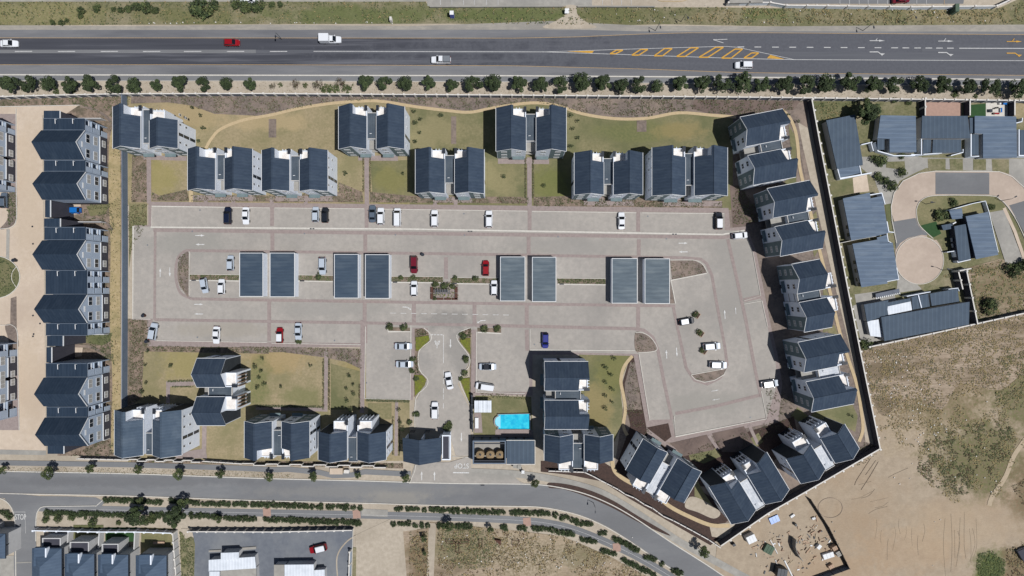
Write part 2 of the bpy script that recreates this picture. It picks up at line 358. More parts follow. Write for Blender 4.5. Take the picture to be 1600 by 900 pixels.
line('o', [(-300,59.4),(400,59.6),(800,60),(900,58),(1000,53.6),(1075,51.6),(1200,51.6),(1600,54.5),(1900,56)], .7)
line('o', [(-300,101.4),(400,101.4),(800,103),(1000,108),(1150,113.5),(1200,114.2),(1600,118),(1900,120)], .7)
for x in (-42,24,91,158,224,288,355,422): line('w', [(x,80.8),(x+27,80.6)], 1.2)
line('w', [(490,80.5),(850,81.4)], .9)
line('w', [(850,81.4),(1010,76.2),(1115,73.2),(1135,72.9),(1152,74.2),(1240,93.3)], .7)
line('w', [(850,81.4),(960,85),(1150,91.6),(1240,93.5),(1900,96.5)], .8)
for x in (1152,1178.5,1206,1233,1260,1287,1313,1340,1366,1392,1409.5,1428,1445.5,1462,1479): line('w', [(x,73.6+(x-1150)*.006),(x+10.5,73.6+(x-1150)*.006)], 1.3)
line('w', [(1498,75.7),(1900,76.5)], 1.2)
for q in ([(953,84.3),(962,84.3),(973,78.7),(963,78.7)], [(987,86.5),(998,86.5),(1012,77.5),(1001,77.5)], [(1022,87.6),(1035,87.6),(1050,76.2),(1038,76.2)],
          [(1057,88.6),(1070,88.6),(1091,75),(1079,75)], [(1092,89.8),(1106,89.8),(1130,74.2),(1118,74.2)], [(1127,91.2),(1142,91.2),(1160,77),(1148,77)], [(1162,91),(1174,91),(1185,83),(1174,83)]):
    for i in range(4): line('y', [q[i], q[(i+1)%4]], 1.9, 8)
sheet('lane_line', 'yellow_line', [(885,80.6),(928,79.6),(925,83.4)], 8); sheet('lane_line', 'yellow_line', [(1198,91.4),(1226,93),(1203,86)], 8)
strip('kerb', 'kerb_pale', [(-300,117),(0,117.3),(800,118.8),(1200,121.5),(1600,124.8),(1900,127)], 1.8, 6, h=.12)
strip('pavement', 'street', [(-300,122),(0,122),(400,122),(800,123.6),(1200,127),(1600,130),(1900,132)], 8, 5)
strip('kerb', 'kerb_pale', [(-300,126.4),(400,126.8),(800,128.2),(1200,131.8),(1600,135),(1900,137)], .7, 6, h=.08)
sheet('planting_strip', 'sand', [(-300,127),(400,127.2),(800,128.6),(1200,132.2),(1600,135.4),(1900,137),(1900,162),(1600,159),(1200,154),(800,150.5),(400,147.5),(180,148.5),(0,153),(-300,156)], 5)
# arrows -------------------------------------------------
def arrow(cx, cy, ang, L=13, m='mark_white', w=1.3, name='road_arrow', lv=9):
    a = math.radians(ang); c, s = math.cos(a), -math.sin(a)
    pts = [(-L/2,-w/2),(L*.12,-w/2),(L*.12,-w*1.35),(L/2,0),(L*.12,w*1.35),(L*.12,w/2),(-L/2,w/2)]
    sheet(name, m, [(cx+x*c-y*s, cy+x*s+y*c) for x, y in pts], lv)
def turn_arrow(x, y, m, flip=1, L=24, name='road_arrow'):
    strip(name, m, [(x,y),(x+L*.55,y),(x+L*.72,y+3*flip)], 1.5, 9)
    sheet(name, m, [(x+L*.66,y+2.2*flip),(x+L,y+2.6*flip),(x+L*.8,y+6*flip)], 9)
for x, m in ((1358,'white_line'),(1465,'white_line'),(1572,'yellow_line')):
    arrow(x+12, 64+(x-1358)*.006, 0, 24, m, 1.1); turn_arrow(x, 81.5+(x-1358)*.009, m)
    strip('road_arrow', m, [(x+9,64.5),(x+12,60.5)], 1.0, 9)
strip('road_arrow', 'white_line', [(1114,62.5),(1136,61.8)], .9, 9); strip('road_arrow', 'white_line', [(1114,62.5),(1130,67.5)], .9, 9)
# ---- left estate ----
sheet('estate_road', 'beige_pave', [(-60,168),(125,165),(170,168),(170,176),(66,180),(72,708),(-300,704),(-300,640),(-60,640)], 1)
sheet('estate_garden', 'bed_soil', [(-60,150),(190,148),(205,152),(205,170),(120,164),(-60,168)], 1)
strip('kerb', 'kerb_pale', [(-60,168),(125,164.6)], 1, 4, h=.1)
sheet('estate_garden', 'bed_soil', [(123,165),(200,160),(190,300),(188,712),(90,712),(100,180)], 2)
sheet('verge', 'dry_ground', smooth([(172,215),(186,200),(189,330),(188,440),(189,600),(186,690),(174,700),(176,600),(172,500),(173,380),(170,300)], 4, True), 4)
sheet('lawn', 'lawn_mid', [(135,322),(172,318),(165,334),(142,338)], 4)
sheet('lawn', 'lawn_green', [(132,524),(176,520),(172,534),(160,540),(135,536)], 4)
strip('path', 'bed_grey', smooth([(126,166),(150,172),(168,184),(176,196),(178,205)]), 4, 5)
strip('path', 'bed_grey', smooth([(128,338),(150,342),(168,350),(176,360)]), 4, 5)
strip('path', 'bed_grey', smooth([(112,540),(140,542),(158,550),(168,562)]), 4, 5)
sheet('garden_court', 'beige_pave', [(70,311),(126,313),(128,334),(70,341)], 5)
sheet('garden_court', 'beige_pave', [(72,541),(130,543),(128,556),(72,568)], 5)
for y0, y1 in ((205,262),(466,540)): sheet('garden', 'bed_grey', [(17,y0),(26,y0-3),(27,y1+36),(15,y1+36)], 3)
sheet('brick_apron', 'paver_pink', [(-60,178),(26,178),(26,294),(-60,294)], 3)
sheet('brick_apron', 'paver_pink', [(-60,540),(28,540),(30,672),(-60,672)], 3)
sheet('driveway', 'beige_pave', [(-60,296),(15,296),(13,340),(5,356),(-60,356)], 4)
sheet('garden', 'bed_grey', smooth([(15,294),(26,296),(26,342),(14,356),(0,358),(10,346),(14,330)], 4, True), 4)
sheet('garden', 'bed_grey', smooth([(8,510),(18,507),(27,520),(28,545),(4,545),(14,535)], 4, True), 4)
strip('kerb', 'kerb_pale', smooth([(26,170),(26.5,300),(26,345),(14,356.5),(-20,357.5)]), .8, 6, h=.1)
strip('kerb', 'kerb_pale', smooth([(-20,508),(8,508),(20,508),(28,520),(28.6,560),(31,672)]), .8, 6, h=.1)
sheet('garden_island', 'kerb_pale', ell(-8,433,40.5,34), 5, h=.1)
sheet('garden_island', 'lawn_green', ell(-8,433,39.3,32.8), 8, h=.11)
strip('kerb', 'kerb_pale', smooth([(28,416),(21,425),(20,437),(27,449)]), .8, 9, h=.13)
strip('road_patch', 'concrete', [(13,358),(12,412)], 5, 3)
sheet('pavement', 'concrete', [(-60,701),(72,704),(72,711),(-60,709)], 3)
for (x, y) in ((51,354),(52,381),(52,493),(63,505.5),(52,525.5),(53,522)):
    sheet('manhole_cover', 'dark_metal', ell(x,y,1.4,1.4,10), 6)
# ---- main complex: lawns / beds ----
sheet('lawn', 'lawn_dry', [(200,150),(640,150),(640,320),(200,320)], 2)
sheet('lawn', 'lawn_mid', [(640,150),(1145,152),(1145,328),(640,320)], 2)
for p in ([(770,248),(826,246),(826,315),(770,315)],): sheet('lawn', 'lawn_mid', p, 3)
NP = smooth([(322,232),(330,218),(345,202),(380,188),(425,179.5),(470,169),(520,161.5),(570,158),(600,159),(650,167),(700,173),(735,175.5),(775,168),(830,161),(870,165),(910,178),(960,185.5),(1010,185),(1060,176.5),(1110,180),(1150,183)], 5)
sheet('shrub_bed', 'bed_grey', [(205,150),(640,151),(1262,158),(1262,200),(1205,168)] + [(p[0],p[1]-1.5) for p in reversed(NP) if p[0] > 400] + [(335,178),(300,165),(262,160),(205,162)], 4)
sheet('shrub_bed', 'bed_brown', [(1085,156),(1250,158),(1240,172),(1150,181),(1110,178),(1080,170)], 5)
strip('garden_path', 'path_tan', NP, 4.6, 6)
# east side gravel paths
EP = smooth([(1222,172),(1232,182),(1241,200),(1246,225),(1249,260),(1258,300),(1268,340),(1280,390),(1290,430),(1300,470),(1312,520),(1325,560),(1338,600),(1345,640),(1348,670),(1342,690)], 4)
sheet('garden', 'bed_grey', [(1145,152),(1260,158),(1385,700),(1300,760),(1150,850),(1100,830),(1040,790),(960,730),(985,560),(1048,690),(1120,680),(1190,660),(1160,560),(1130,330)], 1)
sheet('gravel_walk', 'sand', [(1240,158),(1260,158),(1273,228),(1315,450),(1335,548),(1366,695),(1352,690),(1340,600),(1322,520),(1298,420),(1268,290),(1252,220)], 3)
sheet('shrub_bed', 'bed_grey', [(1236,175),(1243,172),(1262,270),(1258,280),(1250,240),(1245,205)], 5)
strip('garden_path', 'path_tan', EP, 5, 6)
for p in ([(1232,195),(1244,215),(1244,285),(1225,290),(1236,240)], [(1275,330),(1284,380),(1272,402),(1262,345)], [(1286,440),(1298,470),(1300,515),(1286,520)], [(1290,510),(1304,508),(1312,530),(1300,535)], [(1275,640),(1330,628),(1340,650),(1336,675),(1310,660),(1265,652)], [(1246,636),(1262,650),(1250,660),(1235,650)]):
    sheet('lawn', 'lawn_mid', p, 4)
sheet('shrub_bed', 'bed_brown', [(1140,290),(1155,290),(1195,345),(1145,356)], 3)
for p in ([(238,249),(295,251),(295,296),(285,308),(240,310)], [(528,243),(571,243),(571,290),(528,285)], [(579,252),(640,250),(648,300),(640,310),(582,302)], [(762,245),(822,245),(822,310),(762,305)], [(834,250),(895,250),(895,310),(836,312)]):
    sheet('lawn', 'lawn_dry' if p[0][0] < 560 else 'lawn_mid', p, 5)
for p in ([(207,243),(230,243),(230,316),(206,316)], [(296,305),(420,306),(420,315),(300,315)], [(420,306),(530,300),(530,285),(566,300),(568,316),(420,316)], [(578,300),(640,306),(826,308),(826,318),(578,316)], [(834,308),(900,306),(1128,314),(1128,325),(834,322)], [(238,300),(250,306),(292,296),(296,314),(238,314)]):
    sheet('shrub_bed', 'bed_soil', p, 6)
sheet('lawn', 'lawn_mid', [(202,318),(230,318),(230,352),(210,352),(202,420)], 5)
for x, y0, y1 in ((233,240,318),(573,243,320),(827,246,324)): strip('brick_path', 'paver_pink', [(x,y0),(x+.5,y1)], 7, 7)
strip('brick_path', 'paver_pink', [(225,246),(292,248)], 7, 7)
for x0, x1, y in ((560,622,247),(678,738,312),(778,858,252),(912,990,317),(1035,1128,318),(300,400,309),(430,520,310)): strip('brick_path', 'paver_pink', [(x0,y),(x1,y+.6)], 8, 7)
for x in (322,365,425,478,680,712,940,1060): strip('brick_path', 'paver_pink', [(x,308),(x,320)], 6, 7)
strip('path', 'path_tan', [(299,296),(299,316)], 6, 8)
for p in ([(420,186),(432,186),(432,215),(420,215)], [(705,182),(713,182),(713,225),(705,225)], [(995,188),(1010,188),(1010,206),(995,206)]): sheet('stone_patch', 'bed_grey', p, 5)
# lower-left garden
sheet('lawn', 'lawn_dry', [(200,540),(565,545),(640,625),(640,720),(200,722)], 2)
sheet('garden', 'bed_soil', [(200,498),(236,500),(236,540),(420,543),(420,553),(225,549),(222,620),(200,640)], 4)
sheet('shrub_bed', 'bed_grey', [(375,541),(565,545),(565,577),(540,565),(505,558),(440,550),(380,552)], 5)
sheet('shrub_bed', 'bed_soil', [(205,560),(220,560),(212,620),(204,640)], 5)
strip('brick_path', 'paver_pink', [(263,630),(263,600),(305,599)], 6, 6)
strip('brick_path', 'paver_pink', [(510,545),(509,640)], 6, 6)
strip('brick_path', 'paver_pink', [(400,637),(512,640)], 6, 6)
strip('brick_path', 'paver_pink', [(567,500),(566,645)], 7, 7)
strip('brick_path', 'paver_pink', [(620,625),(619,712)], 5, 7)
strip('brick_path', 'paver_pink', [(320,660),(319,712)], 7, 7)
sheet('brick_path', 'paver_pink', [(275,708),(322,700),(324,716),(275,716)], 6)
sheet('lawn', 'lawn_mid', [(517,568),(562,580),(562,640),(517,640)], 4)
sheet('lawn', 'lawn_mid', [(575,630),(612,630),(612,655),(575,655)], 4)
sheet('lawn', 'lawn_dry', [(328,664),(382,664),(382,702),(328,702)], 4)
sheet('shrub_bed', 'bed_soil', [(205,716),(630,724),(630,732),(205,722)], 3)
# lower middle: pool garden and lawn right of block K
sheet('lawn', 'lawn_mid', [(740,618),(830,620),(832,680),(740,680)], 4)
sheet('lawn', 'lawn_mid', [(905,553),(985,556),(968,600),(973,640),(972,660),(960,690),(905,680)], 4)
sheet('shrub_bed', 'mulch', [(985,556),(994,556),(1010,668),(1040,700),(1070,712),(1120,690),(1215,660),(1240,650),(1250,700),(1120,760),(1050,760),(960,735),(985,665),(975,620),(972,600)], 4)
sheet('shrub_bed', 'bed_grey', [(985,566),(992,566),(1003,640),(978,640),(976,600)], 5)
sheet('lawn', 'lawn_mid', [(1075,706),(1118,700),(1128,712),(1100,724),(1078,718)], 5)
sheet('lawn', 'lawn_mid', [(1165,690),(1185,676),(1192,690),(1180,700)], 5)
strip('garden_path', 'path_tan', smooth([(988,556),(975,573),(970,595),(974,618),(977,640),(974,665),(980,680)]), 5, 6)
sheet('shrub_bed', 'mulch', [(960,735),(1050,740),(1150,800),(1120,830),(1060,800),(1000,775),(955,745)], 4)
sheet('gravel_patch', 'sand', smooth([(1078,776),(1100,782),(1125,800),(1115,810),(1090,800),(1070,792)], 4, True), 6)
sheet('gravel_patch', 'sand', [(1108,820),(1150,815),(1135,842),(1112,838)], 6)
sheet('lawn', 'lawn_mid', [(1085,742),(1100,770),(1120,800),(1085,775)], 5)
strip('garden_path', 'path_tan', smooth([(956,720),(962,738),(985,754),(1015,766),(1045,790),(1075,806),(1110,820),(1140,821)]), 6, 8)
for p in ([(1100,690),(1145,720)], [(1150,668),(1185,712)], [(1106,668),(1112,692)], [(1167,660),(1190,706)]): pass
strip('brick_path', 'paver_pink', [(1107,680),(1122,702)], 5, 7); strip('brick_path', 'paver_pink', [(1170,664),(1184,694)], 5, 7); strip('brick_path', 'paver_pink', [(1203,652),(1196,664)], 6, 7)
strip('brick_path', 'paver_pink', [(1012,679),(1065,708)], 6, 7)
sheet('shrub_bed', 'bed_brown', [(1047,692),(1104,679),(1116,702),(1067,713)], 7)
sheet('shrub_bed', 'bed_brown', [(1112,677),(1162,666),(1178,694),(1150,706),(1128,706)], 7)
# ---- car park ----
sheet('brick_walk', 'paver_pink', [(232,315),(1138,325),(1141,356),(1166,354),(1181,392),(1205,512),(1216,560),(1222,600),(1216,656),(1206,660),(1060,692),(1012,690),(1010,668),(990,556),(905,554),(832,554),(832,618),(740,617),(737,520),(567,542),(424,543),(230,541),(230,500),(207,500),(207,352),(232,352)], 4)
sheet('car_park', 'paver', [(238,322),(1132,333),(1132,360),(1163,360),(1175,395),(1188,465),(1199,511),(1211,560),(1214,600),(1198,652),(1055,682),(1050,655),(1015,656),(997,553),(827,549),(827,612),(742,612),(740,516),(658,512),(647,512),(643,625),(572,622),(572,504),(566,536),(239,533),(239,498),(209,498),(209,354),(238,354)], 5)
sheet('shrub_bed', 'mulch', [(1010,668),(1044,661),(1049,682),(1039,690)], 6)
PS = 'paver_pink'
def band(pts, w=5): strip('brick_band', PS, pts, w, 7)
band([(240,359.5),(1130,371),(1160,366)], 5.5)
band([(243,360),(242,500)], 4)
band([(242,499.5),(571,504.5),(742,508)], 4.5)
band([(742,508),(990,513.5),(1006,516),(1020,527),(1028,548),(1038,600),(1050,655)], 5)
band([(290,391.5),(690,396.5),(960,401),(1070,403),(1095,405),(1104,412),(1112,430),(1118,465),(1132,540),(1136,570),(1125,590),(1105,600),(1085,594),(1072,575),(1056,500),(1051,476)], 4.5)
band([(1055,478),(780,474.5),(300,467)], 4.5)
band(smooth([(300,467),(283,458),(276,440),(275,420),(279,402),(290,391.5)]), 4)
band([(1137,374),(1152,440),(1165,500),(1180,580),(1189,620)], 5)
band([(1055,646),(1120,634),(1188,617)], 5)
for x, ya, yb in ((425.5,322,353),(426,362,392),(421,469,502),(573,322,356),(571,366,395),(570,470,504),(827.5,327,360),(826,370,400),(823,476,510),(997,327,362),(998,374,400),(997,479,512),(647,471,505),(741.5,473,507),(697,402,436),(421,502,533),(571,504,536)):
    band([(x,ya),(x,yb)], 6)
band([(823,515),(824,548)], 6); band([(741,515),(739,620)], 7); band([(647,512),(643,625)], 5)
band([(1162,469),(1190,463)], 6)
def kerb(pts, w=.9, h=.1, m='kerb_pale'): strip('kerb', m, pts, w, 8, h=h)
kerb([(238,354),(238,322.4),(422,325)]); kerb([(430,325),(569,326.4)]); kerb([(577,326.6),(824,330)]); kerb([(831,330.3),(994,332.6)]); kerb([(1003,332.8),(1131,334)])
strip('channel', 'kerb_pale', [(236,355),(640,358),(1128,366.5),(1163,360)], 2.2, 9)
kerb([(212,353.5),(209,353.6),(208.4,498.5),(236,498.5)], 1.1)
kerb([(246,532),(418,535)]); kerb([(425,536),(564,538.5)])
kerb([(828,513.6),(828.5,546.6),(992,547.5)]); kerb([(998,553),(1015,657)]); kerb([(1053,650),(1055,682),(1197,654),(1189,611)]); kerb([(1163,362),(1176,395),(1188,462),(1162,470)],.7); kerb([(1162,475),(1190,470),(1199,511)],.7)
kerb([(571.5,510),(570,622)]); kerb([(642,508),(641,624),(570,622.5)]); kerb([(744.5,518),(744,612.5),(820,614.6)])
# islands
sheet('planting_island', 'bed_grey', smooth([(296,396),(296,460),(288,456),(279,440),(278,420),(282,404)], 4, True), 9)
kerb([(296.6,393),(296.2,461)])
for x0, x1, y in ((297,374,431),(466,521,432),(611,692,434),(704,778,436),(871,946,437)):
    sheet('planting_island', 'bed_soil', [(x0,y-2),(x1,y-1.2),(x1,y+6.8),(x0,y+6)], 9)
    kerb([(x0,y-2.5),(x1,y-1.6)],.8); kerb([(x0,y+7),(x1,y+8)], 1.6)
    sheet('drain_inlet', 'dark_metal', rect(x0+3,y+6,x0+10,y+7.8), 10, h=.12)
sheet('planting_island', 'bed_grey', [(1047,407),(1085,407),(1098,414),(1104,426),(1050,438)], 9); kerb([(1104,427),(1048,438),(1055,474)], 1.4)
kerb(smooth([(1047,406.5),(1083,406.5),(1097,413),(1105,427)]))
sheet('planting_island', 'bed_grey', [(1047,440),(1054,474),(1047,474)], 9)
sheet('planting_island', 'bed_grey', smooth([(992.5,520),(1005,521),(1018,530),(1025,546),(1008,550),(993,548)], 4, True), 9); kerb(smooth([(992.5,519.5),(1006,520.5),(1019,530),(1025.5,547),(997,551)]))
sheet('planting_island', 'bed_grey', [(1079,586),(1134,576),(1131,584),(1116,593),(1100,596),(1086,592)], 9); kerb([(1079,585.5),(1134,575.5),(1131,585),(1116,594),(1100,597),(1086,593),(1079,585.5)], 1)
sheet('planting_island', 'bed_soil', [(605,511),(641,512),(641,517.5),(607,516.5)], 9); kerb([(605,510),(607,518),(641,518)], 1.2)
sheet('planting_island', 'bed_soil', [(746,512),(783,513),(783,520),(746,520)], 9); kerb([(746,519),(783,521)], 1.8)
sheet('courtyard_bed', 'paver_pink', rect(673,440,716,469), 8)
# entrance road
sheet('entrance_road', 'paver', [(668,512),(730,513),(716,530),(736,560),(715,600),(735,640),(736,712),(712,712),(702,674),(650,670),(648,630),(668,592),(655,577),(655,548),(672,534)], 6)
ER1 = [(662,512),(672,521),(673,532),(655,548),(655.5,577),(668,592),(666,604),(650,622),(648.5,668)]
ER2 = [(734,512),(716,520),(715.5,532),(733,556),(732,574),(717,592),(735,634),(736,650)]
kerb(smooth(ER1,3), 1.1); kerb(smooth(ER2,3), 1.0)
sheet('flower_bed', 'bed_soil', [(648,514),(662,513),(670,521),(671,532),(654,548),(648,560)], 7)
sheet('flower_bed', 'flower_ground', [(650,527),(670,524),(671,531),(654,548),(650,548)], 9, h=.15, kind='stuff')
sheet('flower_bed', 'bed_soil', [(648,560),(654,548),(654,578),(667,592),(649,620),(647,620)], 7)
sheet('flower_bed', 'flower_ground', [(648,586),(660,586),(666,593),(664,602),(649,618)], 9, h=.15, kind='stuff')
sheet('flower_bed', 'bed_soil', [(736,513),(720,519),(717,531),(734,554),(735,640),(736,640)], 7)
sheet('flower_bed', 'flower_ground', [(735,528),(720,529),(719,534),(735,553)], 9, h=.15, kind='stuff')
sheet('flower_bed', 'flower_ground', [(734,590),(719,592),(734,630)], 9, h=.15, kind='stuff')
for x in range(610, 792, 16): strip('lane_line', 'mark_white', [(x,489+(x-610)*.017),(x+9,489+(x-601)*.017)], .8, 9)
strip('lane_line', 'mark_white', [(693,523),(693,567)], .8, 9)
for y in (578,592,606,616,630): strip('lane_line', 'mark_white', [(693,y),(693,y+8)], .8, 9)
for x in (673,678,683,688): strip('lane_line', 'mark_white', [(x,523),(x+3.6,523)], 1.2, 9)
for a in ((313,368,0),(313,382,180),(251,426,90),(266,425,-90),(311,475.4,0),(311,490.5,180),(1067,380,0),(1067,393.5,180),(1132,491,94),(1041,553,94),(1057,550,-86),(704,537,-90),(721,683,-90),(659,743,90),(679,743,90)): arrow(*a, L=14)
arrow(1149,485,94,12,w=.8); arrow(1117,610,10,12,w=.8); arrow(1118,624,190,12,w=.7)
strip('road_arrow','mark_white',[(683,544),(683,534),(680,534)],1.2,9); arrow(680.5,535,100,7); arrow(686,535,80,7)
strip('road_arrow','mark_white',[(629,479.5),(637,480),(640,482)],1.3,9); arrow(640,482.5,-30,6)
strip('road_arrow','mark_white',[(759,500.5),(751,501),(748,503)],1.3,9); arrow(748,503,210,6)
def bay_ticks(x0, y0, x1, y1, n, L=2.2, nx=0, ny=1):
    for i in range(n+1):
        t = i/n; x = x0+(x1-x0)*t; y = y0+(y1-y0)*t
        strip('bay_tick', 'paver_dark', [(x,y-L*ny/2-L*nx*0),(x+L*nx,y+L*ny/2)], .45, 8)
bay_ticks(250,353,1120,364,60); bay_ticks(250,501.5,560,506.5,22); bay_ticks(835,512.5,985,515,10); bay_ticks(300,396,1040,404,50)
bay_ticks(300,464,1040,474,50); bay_ticks(1008,570,1022,650,6,nx=1,ny=0); bay_ticks(1062,500,1078,570,5,nx=1,ny=0)
bay_ticks(605,530,605,600,5,L=3,nx=1,ny=0); bay_ticks(780,535,780,600,5,L=3,nx=1,ny=0); bay_ticks(242,370,242,490,9,L=3,nx=1,ny=0)
for x, y in ((313,328.5),(476,365),(618,367),(725,334),(726,367.5),(872,370),(1041,373),(1012,338),(301,361.5),(309,527),(523,532),(573,598),(835,538),(231,383),(1172,652)): sheet('manhole_cover', 'grey_plastic', ell(x,y,1.2,1.2,10), 9)
for x, y in ((484.5,357.5),(731,361.5),(1050,366)):
    for dx in (0,4.2): sheet('drain_inlet', 'dark_metal', rect(x+dx,y-.8,x+dx+3,y+.8), 11)
# gate apron + street
ST = [(-300,745),(0,753),(200,757),(400,764),(560,768),(700,772),(800,773),(850,775),(900,785),(940,800),(980,822),(1040,862),(1100,900),(1180,955)]
SS = smooth(ST, 5)
strip('verge_strip', 'sand', [(p[0],p[1]) for p in SS], 62, 2)
strip('street', 'street', SS, 33, 4)
strip('kerb', 'kerb_pale', [(p[0]+0,p[1]) for p in offset_line(SS, 35)[:len(SS)]], 1.2, 6, h=.1)
strip('kerb', 'kerb_pale', [(p[0]+0,p[1]) for p in offset_line(SS, 34.5)[len(SS):]], 1.5, 6, h=.1)
for i, (a, b) in enumerate(((0, .44), (.535, 1))):
    pass
NW = [(-300,722),(0,723),(200,726),(380,731.5),(430,734),(450,733),(500,738),(520,743),(550,742),(570,737),(630,740),(642,740)]
strip('pavement', 'street', NW, 8, 6)
strip('pavement', 'concrete', smooth([(735,737),(800,740),(850,746),(900,757),(940,770),(980,792),(1020,818),(1060,845),(1120,878),(1170,905)]), 11, 6)
sheet('shrub_bed', 'mulch', smooth([(858,754),(890,757),(925,767),(960,783),(1000,808),(1045,834),(1038,834),(1000,817),(960,795),(920,777),(880,764),(858,762)], 3, True), 7)
sheet('shrub_bed', 'mulch', [(845,720),(940,720),(1000,758),(1090,800),(1125,840),(1110,852),(1040,812),(985,780),(940,752),(890,742),(845,737)], 3)
sheet('gate_apron', 'paver', [(648,727),(650,722),(702,722),(736,712),(736,738),(802,743),(812,752),(824,757),(640,755),(642,745)], 7)
kerb([(640,755),(648,736),(650,726)], 1); strip('lane_line','mark_white',[(708,738),(733,738.3)],1.8,9); strip('lane_line','kerb_pale',[(707,713),(737,714.5)],.8,9)
sheet('drain_inlet','dark_metal',rect(751,756.8,757,758.6),10)
# south service path
SP = smooth([(-60,803),(0,793.5),(60,793),(160,796),(400,801),(640,806),(800,812),(860,818),(900,828),(950,848),(1000,872),(1060,908)], 4)
strip('verge_strip', 'sand', SP, 34, 3)
strip('service_path', 'street', [p for p in SP if p[0] > 55], 11.5, 5)
strip('path_line', 'white_line', [p for p in SP if p[0] > 62], .45, 7)
for x, y in ((417,800),(557,803),(823,815),(963,855)): strip('brick_band', 'pink_patio', [(x,y-6.5),(x+1,y+6.5)], 12, 8)
strip('service_path_crossing', 'sand', [(617,783),(618,802)], 22, 6) if False else None
sheet('side_road', 'street', smooth([(-60,772),(30,772),(62,775),(150,777),(160,790),(100,791),(66,792),(59,800),(56,830),(58,930),(24,930),(24,820),(20,795),(10,782),(0,777),(-60,777)],2,True), 5)
kerb(smooth([(0,777.5),(11,783),(20,795),(24,815),(25.5,870),(26,930)]), 1.1); kerb(smooth([(152,789.8),(100,790.5),(70,791),(61,797),(57.5,810),(57,845)]), 1)
strip('lane_line', 'kerb_pale', [(150,791),(165,778)], 1, 7)
strip('lane_line','white_line',[(20,799.5),(40,799.5)],.7,8); strip('lane_line','white_line',[(40,799.5),(41,833)],.5,8)
strip('lane_line','concrete',[(26,879),(50,878)],1.5,8)
sheet('manhole_cover','dark_metal',ell(32.5,820,1.3,1.3,10),8)
sheet('yard', 'concrete', [(-60,870),(24,868),(24,930),(-60,930)], 4)
# bottom-left gardens, yard
sheet('lawn', 'lawn_green', [(115,820),(162,820),(162,842),(115,842)], 4)
sheet('artificial_lawn', 'turf', [(165,824),(214,824),(214,846),(165,846)], 5)
sheet('lawn', 'lawn_mid', [(221,824),(274,826),(278,905),(221,905)], 4)
sheet('verge', 'verge', [(281,830),(306,842),(306,905),(284,905)], 4)
sheet('yard', 'yard_asphalt', [(300,826),(552,823),(552,930),(303,930),(305,850)], 5)
sheet('gravel_patch', 'sand', [(283,826),(300,826),(302,836),(290,842)], 6)
strip('kerb', 'kerb_pale', [(552,823),(549,930)], .8, 6, h=.1)
sheet('verge', 'verge', [(551,855),(557,855),(556,930),(549,930)], 6)
# lower middle fields
sheet('dirt_lot', 'sand', [(556,818),(650,815),(668,930),(555,930)], 4)
sheet('scrub_field', 'dirt_rough', [(630,830),(668,825),(672,815),(800,828),(880,838),(950,868),(1010,900),(1060,960),(640,960)], 4)
strip('dirt_track', 'sand', [(676,817),(671,930)], 11, 6)
strip('track_crossing', 'concrete', [(565,800),(606,802)], 11, 6); strip('tyre_track', 'sand', smooth([(528,905),(527,870),(540,848),(560,835),(610,812)]), 2, 7)
# ---- right: estate ----
sheet('estate_ground', 'verge', [(1262,158),(1900,160),(1900,470),(1600,492),(1345,545),(1330,500)], 1)
sheet('lawn', 'lawn_green', [(1266,158),(1340,158),(1338,185),(1272,192)], 3)
sheet('lawn', 'verge', [(1375,158),(1438,158),(1438,182),(1375,182)], 3)
sheet('patio', 'pink_patio', [(1439,160),(1502,160),(1502,182),(1439,182)], 3)
sheet('artificial_lawn', 'turf', [(1515,164),(1540,162),(1540,184),(1515,184)], 4)
sheet('patio', 'kerb_pale', [(1540,160),(1574,160),(1574,184),(1540,184)], 4)
sheet('lawn', 'lawn_dry', [(1585,160),(1640,160),(1640,185),(1585,185)], 3)
sheet('lawn', 'lawn_green', [(1295,285),(1332,278),(1334,301),(1300,307)], 3); sheet('patio', 'beige_pave', [(1332,278),(1354,273),(1358,299),(1334,302)], 4)
sheet('driveway', 'concrete', [(1345,245),(1440,245),(1448,262),(1430,270),(1405,283),(1398,300),(1396,325),(1380,320),(1366,280),(1345,262)], 3)
for p in ([(1385,253),(1413,252),(1414,266),(1384,262)],[(1449,248),(1477,248),(1477,266),(1450,266)],[(1483,248),(1504,248),(1504,266),(1484,266)],[(1520,249),(1540,249),(1540,266),(1520,266)],[(1549,249),(1576,249),(1576,272),(1550,267)]): sheet('lawn', 'verge', p, 5)
sheet('driveway', 'concrete', [(1413,246),(1600,248),(1620,330),(1560,270),(1440,262),(1413,266)], 4)
ring_out = smooth([(1460,267.5),(1560,269),(1580,275),(1600,297),(1625,330)], 4); 
sheet('estate_road', 'rose_pave', smooth([(1461,268),(1545,268.5),(1570,270),(1590,283),(1612,315),(1640,360),(1620,380),(1590,345),(1575,325),(1562,312),(1548,305),(1465,305),(1442,310),(1432,322),(1431,340),(1436,352),(1448,364),(1462,374),(1472,392),(1473,410),(1465,428),(1447,440),(1425,440),(1407,426),(1399,408),(1399,388),(1404,374),(1396,345),(1392,325),(1396,303),(1410,284),(1435,272)],3,True), 6)
kerb([(1400,380),(1393,345),(1391.5,323),(1396,302),(1410,283),(1435,271),(1461,267.5),(1560,268.5),(1580,276),(1602,296)], 1)
sheet('turning_circle', 'rose_pave', ell(1436,407,37,36.5,40), 8)
kerb(ell(1436,407,37.4,37,40)+[(1473.4,407)],.8)
sheet('estate_road_panel', 'street', [(1461,269.5),(1545,270),(1545,304),(1461,303.5)], 7)
sheet('estate_road_panel', 'street', [(1394.5,346.5),(1430,340.5),(1434,352),(1440,359),(1455,369),(1440,367),(1418,372),(1406,380),(1400,390)], 7)
sheet('estate_road_panel', 'street', [(1576,321),(1620,308),(1700,420),(1630,420)], 7)
